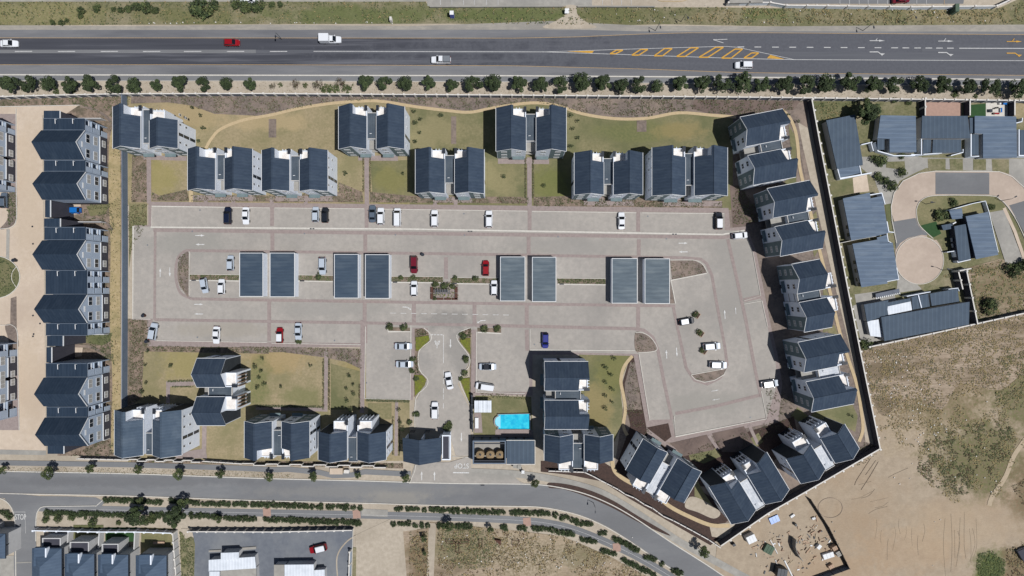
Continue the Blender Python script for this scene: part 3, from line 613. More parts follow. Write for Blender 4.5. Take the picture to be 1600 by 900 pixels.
sheet('lawn', 'lawn_mid', smooth([(1466,306.5),(1545,307),(1560,313),(1570,325),(1562,345),(1555,352),(1460,375),(1447,362),(1436,352),(1432,338),(1433,322),(1443,311)],2,True), 7)
kerb(smooth([(1457,373),(1445,362),(1435,351),(1431.5,338),(1432,323),(1442,310.5),(1466,305.5),(1545,306),(1561,311.5),(1573,323),(1590,350),(1612,400)],3), .9)
sheet('artificial_lawn', 'turf', [(1436,353),(1462,346),(1470,365),(1458,371),(1446,363)], 8)
sheet('driveway', 'concrete', [(1545,332),(1568,328),(1598,408),(1572,416)], 8); strip('path', 'beige_pave', [(1568,325),(1585,362),(1600,405)], 5, 8)
sheet('lawn', 'lawn_green', [(1382,320),(1391,318),(1392,345),(1386,348)], 5)
sheet('driveway', 'concrete', [(1398,425),(1430,441),(1440,452),(1400,458),(1402,440)], 4)
sheet('yard', 'concrete', [(1335,460),(1395,452),(1400,470),(1340,490)], 3); sheet('yard', 'concrete', [(1332,478),(1352,470),(1378,532),(1346,538)], 3)
sheet('scrub_field', 'dirt_rough', [(1470,430),(1560,405),(1600,410),(1800,390),(1800,470),(1530,497),(1515,440)], 5)
sheet('lawn', 'verge', [(1440,440),(1470,415),(1500,418),(1480,440)], 6)
sheet('dirt_field', 'dirt', [(1345,545),(1600,488),(2100,400),(2100,1100),(1100,1100),(1120,850),(1366,697)], 3)
sheet('scrub_field', 'dirt_rough', smooth([(1346,546),(1450,523),(1610,487),(1660,480),(1660,590),(1600,585),(1560,610),(1500,600),(1470,640),(1420,620),(1380,650),(1360,610)],4,True), 4)
strip('dirt_track', 'dirt_pale', smooth([(1620,660),(1595,695),(1582,715),(1570,745),(1550,775),(1545,790)]), 7, 7)
for (pts, w_) in (([(1360,716),(1352,728),(1338,750),(1335,758)],.8),([(1372,721),(1358,745),(1345,765)],.8),([(1368,719),(1352,742)],.7)): strip('tyre_track', 'mulch', smooth(pts), w_*.6, 7)
strip('cable_ring', 'bed_grey', smooth(ell(1297,793,19,15.5,14)+[(1316,793)],3), .5, 8)
for i in range(9):
    x = 1370+i*9+random.uniform(-2,2); y = random.uniform(805,850); strip('tyre_track', 'dirt_dark', smooth([(x,y),(x+random.uniform(-2,2),y+12),(x+random.uniform(-3,3),y+random.uniform(20,40))]), random.uniform(.2,.35), 7)
for i in range(9):
    x = 1478+i*6+random.uniform(-2,2); strip('tyre_track', 'dirt_dark' if i % 2 else 'dirt_pale', smooth([(x,random.uniform(790,830)),(x+random.uniform(-3,4),850),(x+random.uniform(-6,4),random.uniform(870,910))]), random.uniform(.25,.45), 7)
for i in range(7):
    x = random.uniform(1320,1420); y = random.uniform(740,850); strip('tyre_track', 'dirt_dark', smooth([(x,y),(x+12,y-random.uniform(2,7)),(x+random.uniform(20,34),y-random.uniform(6,16))]), random.uniform(.25,.5), 7)
# ================= BUILDINGS =================
_cache = {}
def window_mesh(w, h, kind='win'):
    k = (round(w,2), round(h,2), kind)
    if k not in _cache:
        f = MB(); t = .09
        f.box(-w/2,-.03,-h/2,w/2,.05,-h/2+t); f.box(-w/2,-.03,h/2-t,w/2,.05,h/2); f.box(-w/2,-.03,-h/2+t,-w/2+t,.05,h/2-t); f.box(w/2-t,-.03,-h/2+t,w/2,.05,h/2-t)
        if w > 1.1: f.box(-t/2,-.03,-h/2+t,t/2,.04,h/2-t)
        g = MB(); g.box(-w/2+t,-.02,-h/2+t,w/2-t,.01,h/2-t)
        b = None
        _cache[k] = (f.mesh('window', 'trim_white' if kind != 'dark' else 'dark_metal'), g.mesh('pane', 'glass' if kind != 'blind' else 'blind'))
    return _cache[k]
def add_window(parent, x, y, z, w, h, ang, kind='win'):
    """ang: direction (rad) the window's outward normal is turned from -y"""
    f, g = window_mesh(w, h, kind)
    o = bpy.data.objects.new('window', f); C.objects.link(o); o.parent = parent; o.location = (x, y, z); o.rotation_euler = (0,0,ang)
    p = bpy.data.objects.new('pane', g); C.objects.link(p); p.parent = o
    return o
PI = math.pi
def gable_slope(mb, xa, za, xb, zb, y0, y1, t=.16):
    mb.sect([(xa,za),(xb,zb),(xb,zb-t),(xa,za-t)], y0, y1)
def block(label, cx, cy, th, W, L, uw, kinds=('A','A'), link=(17,8), group='twin gabled apartment blocks round the car park', he=8.5, rise=2.45, roof='roof_blue', linkm='roof_link', lens=None, strips=(1,1), fin='wall_white'):
    k = S*(ALT-he)/ALT; W *= k; L *= k; uw *= k
    x, y = G(cx, cy, he)
    T = thing('apartment_block', label, 'apartment block', (x, y, 0), math.radians(th), group)
    hd = 7.55; hr = he+rise; wm = MB(); cut = 2.3
    for si, s in enumerate((-1, 1)):
        kind = kinds[si]; xi = s*(W/2-uw); xo = s*W/2; xm = (xi+xo)/2; y0, y1 = -L/2, L/2
        if lens: y1 = y1 - lens[si]*k
        ov = .12; xs = xm - s*.5; zs = hr-.5*rise/(uw/2); eo = .15
        zo = he - eo*rise/(uw/2); xoo = xo+s*eo
        wi = .1
        # slopes
        a = MB(); gable_slope(a, xm, hr, xoo, zo, y0-ov, y1+ov); a.build('roof_slope', roof, T)
        b = MB(); yi = y1-cut if kind == 'A' else y1+ov
        gable_slope(b, xm, hr, xi, he, y0-ov, yi)
        if kind == 'A': gable_slope(b, xm, hr, xs, zs, yi, y1+ov)
        b.build('roof_slope', roof, T)
        part_box('ridge_cap', roof, T, xm-.12, y0-ov-.01, hr-.05, xm+.12, y1+ov+.01, hr+.035)
        # eave fascia / gutter, barge boards
        part_box('gutter', 'trim_white', T, xoo, y0-ov, zo-.2, xoo+s*.1, y1+ov, zo+.0)
        part_box('gutter', 'trim_white', T, xi, y0-ov, he-.16, xi-s*.09, (yi if kind=='A' else y1), he+.04)
        f = MB(); f.sect([(xoo,zo+.03),(xm,hr+.03),(xi,he+.03),(xi,he-.2),(xm,hr-.2),(xoo,zo-.2)], y0-ov-.08, y0-ov-.005); f.build('barge_board', 'trim_white', T)
        # walls
        m1 = y1-cut if kind == 'A' else y1
        dz = .17
        wm.sect([(xi-0,0),(xo,0),(xo,he-dz),(xm,hr-dz),(xi,he-dz)], y0, m1)
        if kind == 'A':
            wm.sect([(xs,0),(xo,0),(xo,he-dz),(xm,hr-dz),(xs,zs-dz)], m1+.002, y1)
            wm.box(xi, m1+.003, 0, xs-s*0.002, y1, hd-.12)
            dy0, dy1, dxa, dxb = m1, y1, xi, xs
        else:
            dxa, dxb = xi, xm+s*.0; dy0, dy1 = y1, y1+2.6
            wm.box(dxa, y1+.002, 0, dxb, dy1, hd-.12)
        # terrace
        part_box('terrace_floor', 'deck', T, dxa, dy0+.004, hd-.118, dxb, dy1, hd)
        q = MB(); q.box(dxa, dy1-.16, hd+.001, dxb, dy1+.03, hd+.32)
        if kind != 'A': q.box(dxb-s*.0, dy0+.01, hd+.001, dxb-s*.16, dy1-.16, hd+.32)
        q.build('terrace_parapet', 'wall_white', T)
        q = MB(); q.box(xi, m1+.02 if kind=='A' else y1+.02, hd+.001, xi+s*.22, dy1+.1, he-.3); q.build('party_wall', 'wall_white', T)
        q = MB(); q.box(xi-s*.1, dy1-.9, he-.3, xi+s*.55, dy1+.5, he-.15)
        for t_ in range(5): q.box(xi-s*.1, dy1-.85+t_*.28, he-.149, xi+s*.75, dy1-.75+t_*.28, he-.05)
        q.build('louvre_screen', 'dark_metal', T)
        # front facade cladding on the outer half
        q = MB(); q.sect([(xm,.25),(xo-s*.18,.25),(xo-s*.18,he-.45),(xm,hr-.45)], y0-.07, y0-.002); q.build('cladding_panel', 'cladding', T)
        for z in (1.5, 4.4, 7.3):
            add_window(T, (xm+xo)/2, y0-.1, z, 1.5, 1.1, 0, 'blind')
        for z in (4.4, 7.3): add_window(T, (xm+xi)/2, y0-.03, z, 1.3, 1.2, 0)
        q = MB(); q.box(xi+s*.3, y0-.06, 2.5, xm-s*.3, y0-.9, 2.66); q.build('canopy', 'cladding', T)
        q = MB(); q.box((xi+xm)/2-.5, y0-.05, 0.05, (xi+xm)/2+.5, y0, 2.15); q.build('door', 'wall_dark', T)
        # outer side: strip window and small windows
        an = PI/2 if s > 0 else -PI/2
        if strips[si]:
            for z in (1.6, 4.4, 7.0): add_window(T, xo+s*.03, y0+L*.36, z, .75, 2.3, an, 'dark')
        for yy in (.16, .6, .84):
            for z in (4.6, 7.2): add_window(T, xo+s*.03, y0+L*yy, z, .6, .9, an)
        for z in (1.3, 4.2): add_window(T, (xi+dxb)/2, dy1+.03, z, 2.6, 2.2, PI, 'dark')
        for t_ in range(4):
            xx = xi+(dxb-xi)*(t_+.12)/4; part_box('balcony_fin', fin, T, xx, dy1+.01, 2.9, xx+.12, dy1+.55, 7.3)
        q = MB(); q.sect([(dxb+s*.08,.25),(xo-s*.18,.25),(xo-s*.18,he-.45),(xm,hr-.5),(dxb+s*.08,min(zs,hr)-.55)], (y1)+.004, y1+.07); q.build('cladding_panel', 'cladding_dark_shaded', T)  # garden-side cladding, coloured darker than the front to carry the wall's shade
    wm.build('wall', 'wall_white' if th != 999 else 'wall_pale', T)
    # link between the two units
    xl = W/2-uw-.06; a, b = link; ya = -L/2+a*k; yb = L/2-b*k
    part_box('link_wall', 'wall_white', T, -xl, ya+.1, 0, xl, yb-.1, 7.25)
    part_box('link_roof', linkm, T, -xl-.02, ya, 7.252, xl+.02, yb, 7.4)
    q = MB()
    q.box(-xl, ya-.12, 7.1, xl, ya, 7.62); q.box(-xl, yb, 7.1, xl, yb+.12, 7.62); q.build('parapet', 'coping', T)
    q = MB(); q.tube((-xl*.5,ya+1.2,7.4),(-xl*.5,ya+1.2,7.85),.07); q.tube((-xl*.5,ya+1.2,7.85),(-xl*.5+.5,ya+1.2,7.85),.07); q.build('vent_pipe', 'trim_white', T)
    q = MB()
    for z in (2.8, 5.6): q.box(-xl, -L/2+.4, z, xl, ya, z+.18)
    q.build('landing', 'concrete', T)
    return T
block('twin gabled block in the top left corner by the blue-grey wall, right gable set back', 226.6, 199, 0, 99.8, 64, 43, ('A','M'), (9,3), lens=(0,21))
block('twin gabled apartment block above the left end of the parking bays, second from the left', 343.4, 264.6, 0, 99.3, 63.5, 42.5)
block('twin gabled apartment block right beside its neighbour above the silver and black cars', 460.2, 266.3, 0, 101.2, 63, 42.8)
block('twin gabled block touching the curved gravel path, left of centre in the top lawn', 580.4, 199.4, 0, 101.2, 65, 43)
block('twin gabled apartment block above the white minibus and white cars', 702.7, 267.7, 0, 105.5, 67.5, 45)
block('twin gabled apartment block under the gravel path in the middle of the top lawn', 829.9, 202.2, 0, 107.9, 66.5, 46)
block('twin gabled apartment block above the white car in the right half of the upper bays', 951, 271.2, 0, 105, 64.5, 44.8)
block('largest twin gabled block, right end of the upper row, small windows down its left side', 1078, 268, 0, 116, 74, 51, strips=(0,0))
block('twin gabled block topmost in the slanted row along the right boundary wall', 1200.3, 229.5, -79, 106.5, 66.5, 46, ('A','A'), (25,9))
block('twin gabled block second from the top in the slanted row along the right boundary wall', 1242.5, 341, -79, 106, 66.5, 46, ('A','A'), (25,9))
block('shorter twin gabled block third down the slanted row, roofs ending before white terraces', 1269, 462, -79.5, 106, 43, 46, ('M','M'), (2,6))
block('lowest twin gabled block in the slanted row, with a white link roof', 1291, 583, -79, 109, 66.5, 47, ('A','A'), (25,9), linkm='roof_link_white')
block('diagonal twin gabled block below the car park loop, terraces facing the curved street', 1037, 736, 150.6, 103, 55, 42.5, ('M','M'), (17,-14), linkm='roof_link_white')
block('large diagonal twin gabled block with a white link roof nearest the rubble yard', 1170.7, 763, 31, 103.5, 67, 43.5, ('A','A'), (-5,22), linkm='roof_link_white')
block('short diagonal twin gabled block tucked inside the bottom right wall corner', 1285.8, 709.3, 31, 105, 43.5, 43.5, ('M','M'), (-6,12), linkm='roof_link_white')
block('twin gabled block stacked top to bottom beside the swimming pool, ridges running left to right', 885, 618, -90, 104, 67, 44.5, ('A','A'), (17,11))
block('twin gabled block right of the water tanks, bright terraces facing the street', 904.2, 699.5, 180, 105.5, 39.5, 44, ('M','M'), (15,-14))
block('twin gabled block left of the gatehouse with white terraces facing the car park', 550.2, 696.5, 0, 104.5, 42.5, 44.5, ('M','M'), (-5,10))
block('twin gabled block between the stacked block and the gatehouse neighbour on the lower street', 432.5, 687, 180, 100, 56, 42.5, ('A','A'), (15,2))
block('twin gabled block in the bottom left corner of the complex with bright ridge lines', 231, 676, 0, 103.5, 69, 44.5, ('A','A'), (-1,37), roof='roof_blue_x')
block('twin gabled block stacked top to bottom left of the dry lawn, with timber balcony fins', 329.5, 612.5, -90, 103, 43, 44, ('M','M'), (15,-8), fin='timber')

# ---- terraced row on the left ----
def row_house(label, xw, xe, segs, group='terraced row houses along the beige estate road', slant=0.0, mir=False):
    he = 8.3; k = S*(ALT-he)/ALT
    yA = min(s[1] for s in segs); yB = max(s[2] for s in segs)
    ox, oy = G((xw+xe)/2, (yA+yB)/2, he)
    T = thing('row_house', label, 'row house', (ox, oy, 0), 0, group)
    X0 = (xw-(xw+xe)/2)*k; X1 = -X0
    def Y(py): return ((yA+yB)/2-py)*k
    wm = MB(); wd = MB()
    for s in segs:
        t, a, b = s[:3]; ya, yb = Y(b), Y(a); ym = (ya+yb)/2; sh = (s[3] if len(s) > 3 else 0)*k
        x0 = X0+sh; x1 = X1+sh
        if t == 'gable':
            hr = he+2.9
            for (e, yy) in ((1, yb), (-1, ya)):
                q = MB(); n = [(x0-.3, yy, he), (x1+.15, yy, he), (x1+.15, ym, hr), (x0-.3, ym, hr)]
                q.prism([(p[0],p[1]) for p in n], [p[2]-.16 for p in n], [p[2] for p in n]); q.build('roof_slope', 'roof_slate', T)
            f = MB()
            for yy in (ya, yb):
                n = [(x1+.155, yy), (x1+.235, yy), (x1+.235, ym), (x1+.155, ym)]; f.prism(n, [he-.22, he-.22, hr-.22, hr-.22], [he+.03, he+.03, hr+.03, hr+.03])
            f.build('barge_board', 'trim_white', T)
            b_ = len(wm.v); pts = [(ya,2.85),(yb,2.85),(yb,he-.17),(ym,hr-.17),(ya,he-.17)]
            wm.v += [(x0,p[0],p[1]) for p in pts]+[(x1,p[0],p[1]) for p in pts]
            wm.f += [tuple(b_+i for i in range(5)), tuple(b_+5+i for i in reversed(range(5)))]+[(b_+i, b_+5+i, b_+5+(i+1)%5, b_+(i+1)%5) for i in range(5)]; wm.m += [0]*7
            # fix orientation by recalculation later
            wd.box(x0+.02, ya+.02, 0, x1-.02, yb-.02, 2.85)
            for dy in (-1.9, 1.9):
                for z in (4.35, 7.0):
                    add_window(T, x1+.03, ym+dy, z, 2.2, 1.35, PI/2, 'blind' if (int(ym*7)+int(z)+int(dy)) % 2 else 'win')
                add_window(T, x1+.03, ym+dy, 1.4, 1.7, 1.2, PI/2, 'blind')
            q = MB(); q.box(x1, ym-.7, he+.35, x1+.05, ym+.7, he+.85); q.build('gable_vent', 'trim_white', T)
            q = MB(); q.box(x1, ya+.1, 2.75, x1+.12, yb-.1, 2.95); q.build('string_course', 'trim_white', T)
        elif t == 'flat':
            part_box('roof', 'roof_slate', T, x0+.1, ya+.01, he-.35, x1, yb-.01, he-.2)
            wm.box(x0+.2, ya+.03, 0, x1-1.5, yb-.03, he-.36)
            q = MB()
            for z in (2.75, 5.45): q.box(x1-1.5, ya+.05, z, x1-.02, yb-.05, z+.2)
            q.box(x1-1.5, ya+.05, he-.55, x1-.02, yb-.05, he-.37)
            q.build('balcony_slab', 'wall_pale', T)
            nb = max(1, round((yb-ya)/3.4))
            for i in range(nb+1):
                yy = ya+.06+(yb-ya-.3)*i/nb
                part_box('balcony_fin', 'wall_pale', T, x1-1.5, yy, .01, x1, yy+.18, he-.56)
            for i in range(nb):
                y_a = ya+.24+(yb-ya-.3)*i/nb; y_b = ya+.06+(yb-ya-.3)*(i+1)/nb; mid = y_a+(y_b-y_a)*.5
                for z in (.01, 2.96, 5.66): part_box('balcony_wall', 'wall_pale', T, x1-.14, y_a, z, x1-.04, mid, z+2.15)
                for z in (2.96, 5.66): part_box('balcony_rail', 'trim_white', T, x1-.12, mid+.01, z+.8, x1-.05, y_b, z+.95)
                for z in (1.1, 4.1, 6.8): add_window(T, x1-1.46, mid, z, 2.4, 2.0, PI/2)
            q = MB()
            for yy in (ya+.02, yb-.14): q.box(x0+.2, yy, he-.2, x1, yy+.12, he+.02)
            q.build('parapet', 'wall_bluegrey', T)
            for xx in (x0+(x1-x0)*.33, x0+(x1-x0)*.75):
                q = MB(); q.tube((xx, yb-.3, he-.2),(xx, yb-.3, he+.3),.07); q.tube((xx,yb-.3,he+.3),(xx+.05,yb-1.5,he+.3),.08); q.build('vent_pipe','trim_white',T)
        elif t == 'low':
            h = he-.6; x1_ = x0+s[4]*k
            part_box('roof', 'roof_slate', T, x0, ya, h, x1_, yb, h+.15)
            part_box('garage_wall', 'wall_dark', T, x0+.1, ya+.05, 0, x1_-.05, yb-.05, h-.002)
            if len(s) <= 5: part_box('yard_wall', 'wall_cream', T, x1_, yb-.25, 0, x1-.3, yb-.05, 2.0)
            part_box('gutter', 'trim_white', T, x1_, ya, h-.1, x1_+.12, yb, h+.17)
            if len(s) > 5:
                for gx_ in (81,92,101): part_box('courtyard_wall', 'concrete', T, (gx_-800)*S-ox, ya+.1, 0, (gx_-795.5)*S-ox, yb-.1, 1.7)
    import bmesh
    me = wm.mesh('wall', 'wall_pale'); bm = bmesh.new(); bm.from_mesh(me); bmesh.ops.recalc_face_normals(bm, faces=bm.faces); bm.to_mesh(me); bm.free()
    inst('wall', me, T)
    if wd.v: wd.build('ground_floor_wall', 'wall_dark', T)
    return T
row_house('topmost terrace of the left row, two slate gables joined by flat roofs', 66, 131, [('low',172,184,0,25),('flat',184.5,203.5,0),('gable',203.5,249,0),('flat',250,268,1),('gable',268.5,312,1.5),('low',312.5,339,2,8,1)])
row_house('middle terrace of the left row, a wide flat roof between its gables', 68.5, 133.5, [('low',341,354,-2,25),('flat',354.5,375,-1),('gable',375.5,421.5,-1),('flat',422,460,1),('gable',460.5,504.5,1.5),('flat',505,524.5,1.5),('low',525,541,2.5,25)])
row_house('lowest terrace of the left row, ending at the street', 71, 136, [('low',543,567,-1,8,1),('flat',567.5,589.5,-1),('gable',590,635,-1),('flat',635.5,652,0),('gable',652.5,697,.5),('low',697.5,710,1,25)])
row_house('terrace cut by the left edge of the picture, upper one, only its facade showing', -85, -21, [('flat',180,198,0),('gable',198,237,0),('gable',241,274,0),('flat',275,292,0)], group='terraces at the left edge')
row_house('terrace cut by the left edge of the picture, lower one, only its facade showing', -85, -18, [('flat',540,563,0),('gable',563,595,0),('gable',600,632,0),('flat',633,662,0)], group='terraces at the left edge')

# ---- generic slab houses ----
def slab_house(name, label, cat, parts, group=None, wallm='wall_cream', hs=.42):
    """parts: (kind, pts_px, h(or list), mat[, h0])"""
    if hs != 1: parts = [tuple([pp[0], pp[1], ([z*hs for z in pp[2]] if isinstance(pp[2], list) else pp[2]*hs)]+list(pp[3:])) for pp in parts]
    P0 = parts[0]; h0 = P0[2] if not isinstance(P0[2], list) else max(P0[2])
    cx = sum(p[0] for p in P0[1])/len(P0[1]); cy = sum(p[1] for p in P0[1])/len(P0[1]); ox, oy = G(cx, cy, h0)
    T = thing(name, label, cat, (ox, oy, 0), 0, group)
    for P in parts:
        kind, pts, h, m = P[:4]; z0 = P[4] if len(P) > 4 else 0
        n = len(pts); H = h if isinstance(h, list) else [h]*n
        W = [G(p[0], p[1], H[i]) for i, p in enumerate(pts)]; W = [(a-ox, b-oy) for a, b in W]
        c = Vector((sum(a for a, b in W)/n, sum(b for a, b in W)/n))
        if kind == 'roof':
            q = MB(); q.prism(W, [z-.2 for z in H], H); q.build('roof', m, T)
            I = [tuple(Vector(p)+(c-Vector(p)).normalized()*.28) for p in W]
            wl = P[4] if len(P) > 4 and isinstance(P[4], str) else wallm
            q = MB(); q.prism(I, 0, [z-.202 for z in H]); q.build('wall', wl, T)
        elif kind == 'wallbox':
            q = MB(); q.prism(W, z0, H); q.build('parapet_wall', m, T)
        elif kind == 'line':      # parapet following a line, pts px at height h, width from P[5]
            off = offset_line(pts, P[5]/1.0); W = [G(p[0], p[1], H[0]) for p in off]; W = [(a-ox, b-oy) for a, b in W]
            # build segment quads
            nn = len(off)//2
            for i in range(nn-1):
                q = MB(); q.prism([W[i], W[i+1], W[-2-i], W[-1-i]], z0, H[0]); q.build('parapet_wall', m, T)
        elif kind == 'win':       # pts [(x,y)] px base at height h, outward angle in px deg, w, hh
            for (x, y) in pts:
                a, b = G(x, y, h); add_window(T, a-ox, b-oy, h, P[4], P[5], math.radians(P[6]), 'dark')
        elif kind == 'slab':
            q = MB(); q.prism(W, [z-(P[5] if len(P) > 5 else .2) for z in H], H); q.build('slab', m, T)
    return T
E1 = 'roof_estate'; E2 = 'roof_estate_x'
slab_house('house', 'narrow tilted house with a long ribbed grey roof, topmost along the boundary wall', 'house', [
    ('roof', [(1291,188),(1336,179),(1348,253),(1348,258),(1308,264)], 6.2, E2), ('roof', [(1308,262),(1343,256),(1345,270),(1312,278)], 3.6, E1),
    ('line', [(1309,264),(1313,279),(1362,270)], 4.0, 'wall_white', 0, 1.3), ('line', [(1343,257),(1346,272)], 4.0, 'wall_white', 0, 1.3), ('line', [(1346,226),(1363,222)], 3, 'wall_white', 0, 1.2)])
slab_house('house', 'square blue-grey roofed house beside the big dark tree in the right estate', 'house', [
    ('roof', [(1376,180),(1431,181),(1432,238),(1390,238),(1390,217),(1371,216)], [6,6,6,6,6,6], E1), ('slab', [(1371,216),(1382,216),(1382,234),(1371,234)], 4.4, E2), ('line', [(1368,222),(1372,236),(1397,243),(1430,243)], 3.2, 'wall_white', 0, 1.3), ('line', [(1361,222),(1365,236)], 3.2, 'wall_white', 0, 1.1)])
slab_house('house', 'house with a dark vertically ribbed roof behind a pink patio', 'house', [
    ('roof', [(1441,181),(1512,181),(1516,216),(1440,216)], 6.6, E2), ('roof', [(1458,218),(1502,218),(1502,238),(1457,239)], 4.6, E2), ('roof', [(1443,218),(1455,218),(1454,238),(1442,240)], 4.2, E2),
    ('line', [(1440,216),(1440,242),(1424,241)], 4, 'wall_white', 0, 1.3), ('line', [(1443,241),(1472,239)], 3.6, 'wall_white', 0, 1.1), ('line', [(1486,243),(1505,238),(1505,233)], 3.0, 'wall_white', 0, 1.2)])
slab_house('house', 'wide house with a bright blue ribbed roof behind the white patio with toys', 'house', [
    ('roof', [(1523,181),(1588,182),(1589,246),(1536,247),(1536,209),(1523,208)], 6.3, E1), ('roof', [(1518,210),(1529,210),(1529,242),(1518,242)], 4.6, E2),
    ('line', [(1517.5,209),(1517.5,244),(1530,244)], 4.8, 'wall_white', 0, 1.5), ('roof', [(1515,184),(1523,184),(1523,208),(1516,208)], 5.4, E2)])
slab_house('house', 'house cut by the right edge of the picture beside the bright blue roof', 'house', [
    ('roof', [(1594,203),(1660,203),(1660,242),(1594,242)], 5, E2), ('line', [(1592.5,202),(1592.5,243),(1640,243)], 5.3, 'wall_white', 0, 1.4), ('line', [(1588,192),(1597,190),(1598,184)], 3.5, 'wall_white', 0, 1.2)])
slab_house('house', 'large tilted blue roofed house near the turning circle, upper of two', 'house', [
    ('roof', [(1317,310),(1359,301),(1369,369),(1330,376)], 6.4, E1), ('roof', [(1360,310),(1379,306),(1388,364),(1369,369)], 5.2, E1),
    ('line', [(1359,304.5),(1378,301.5),(1383,319)], 5.4, 'wall_white', 0, 1.2), ('line', [(1386,346),(1389,362),(1397,363)], 3.5, 'wall_white', 0, 1.2),
    ('line', [(1312,380),(1340,374),(1369,369)], 4, 'coping', 0, .7), ('win', [(1322,342),(1323.5,355),(1325,367)], 4.6, 'x', .9, .9, -79)])
slab_house('house', 'large tilted blue roofed house near the turning circle, lower of two', 'house', [
    ('roof', [(1332,381),(1374,374),(1387,443),(1346,449)], 6.4, E1), ('roof', [(1374,380),(1395,379),(1404,436),(1386,440)], 5.2, E1),
    ('line', [(1386,440),(1404.5,436.5),(1401,418)], 5.4, 'wall_white', 0, .9), ('line', [(1386,364),(1388,377),(1394,380)], 3.5, 'wall_white', 0, 1.1),
    ('slab', [(1370,371),(1386,367),(1388,379),(1373,382)], 4.6, E1), ('win', [(1335,410),(1337,423),(1339,437),(1342,445)], 4.6, 'x', .9, .9, -79)])
slab_house('house', 'house on its own grassy island inside the loop road, with two parallel blue roofs', 'house', [
    ('roof', [(1509,338),(1544,331),(1560,398),(1525,405)], 6.3, E1), ('roof', [(1491,353.5),(1509,350),(1517,405),(1498,408.5)], 5.2, E2),
    ('roof', [(1483,329),(1503,325),(1505,341),(1488,343)], 4.4, E1), ('roof', [(1471,352),(1488,349),(1489,357),(1474,360)], 3.4, E2),
    ('line', [(1481,329),(1520,318),(1540,314)], 3.2, 'wall_white', 0, .9), ('line', [(1540,314),(1546,333),(1553,365),(1560,394)], 3.2, 'wall_white', 0, .8),
    ('line', [(1480,394),(1493,392),(1497,410),(1517,405.5)], 3.6, 'wall_white', 0, 1.1), ('slab', [(1485,372),(1491,371),(1492,377),(1486,378)], 3.4, 'glass'), ('slab', [(1486,381),(1492,380),(1493,386),(1488,387)], 3.4, 'glass'),
    ('line', [(1489,350),(1494,347)], 4.6, 'trim_white', 0, 1.6)], wallm='wall_dark')
slab_house('house', 'long low house with a grey ribbed roof along the edge of the dirt field', 'house', [
    ('roof', [(1377,495.5),(1515,471.5),(1514,507),(1382,533)], 6, E2), ('roof', [(1350,476),(1388,469),(1386,492),(1355,503)], 5, E2), ('roof', [(1355,502),(1373,499),(1379,527),(1360,525)], 4.2, 'roof_white'),
    ('roof', [(1381,474),(1422,466),(1425,483),(1384,494)], 4.6, E2), ('slab', [(1386,479),(1423,471),(1425,484.5),(1388,492)], 4.8, 'roof_white'), ('roof', [(1424,464),(1450,459),(1453,479),(1426,484)], 4.4, E2), ('roof', [(1453,459),(1496,451),(1499,471),(1456,478)], 4.9, E2),
    ('line', [(1417,463),(1454,456)], 5, 'wall_white', 0, 1.1), ('line', [(1435,461),(1440,481)], 5, 'wall_white', 0, 1.4), ('line', [(1482,452),(1497,450),(1499,455)], 5.2, 'wall_white', 0, .9)])
slab_house('screened_yard', 'slatted grey drying yard with white fins above the long low house', 'yard', [
    ('slab', [(1368,459),(1405,451),(1406,458),(1369,466)], 2.4, 'fence_wall')] + [('slab', [(1369+i*3,466-i*.65-1),(1370.2+i*3,466-i*.65-1.2),(1370.8+i*3,466-i*.65+1.2),(1369.6+i*3,466-i*.65+1.4)], 2.7, 'trim_white') for i in range(13)])
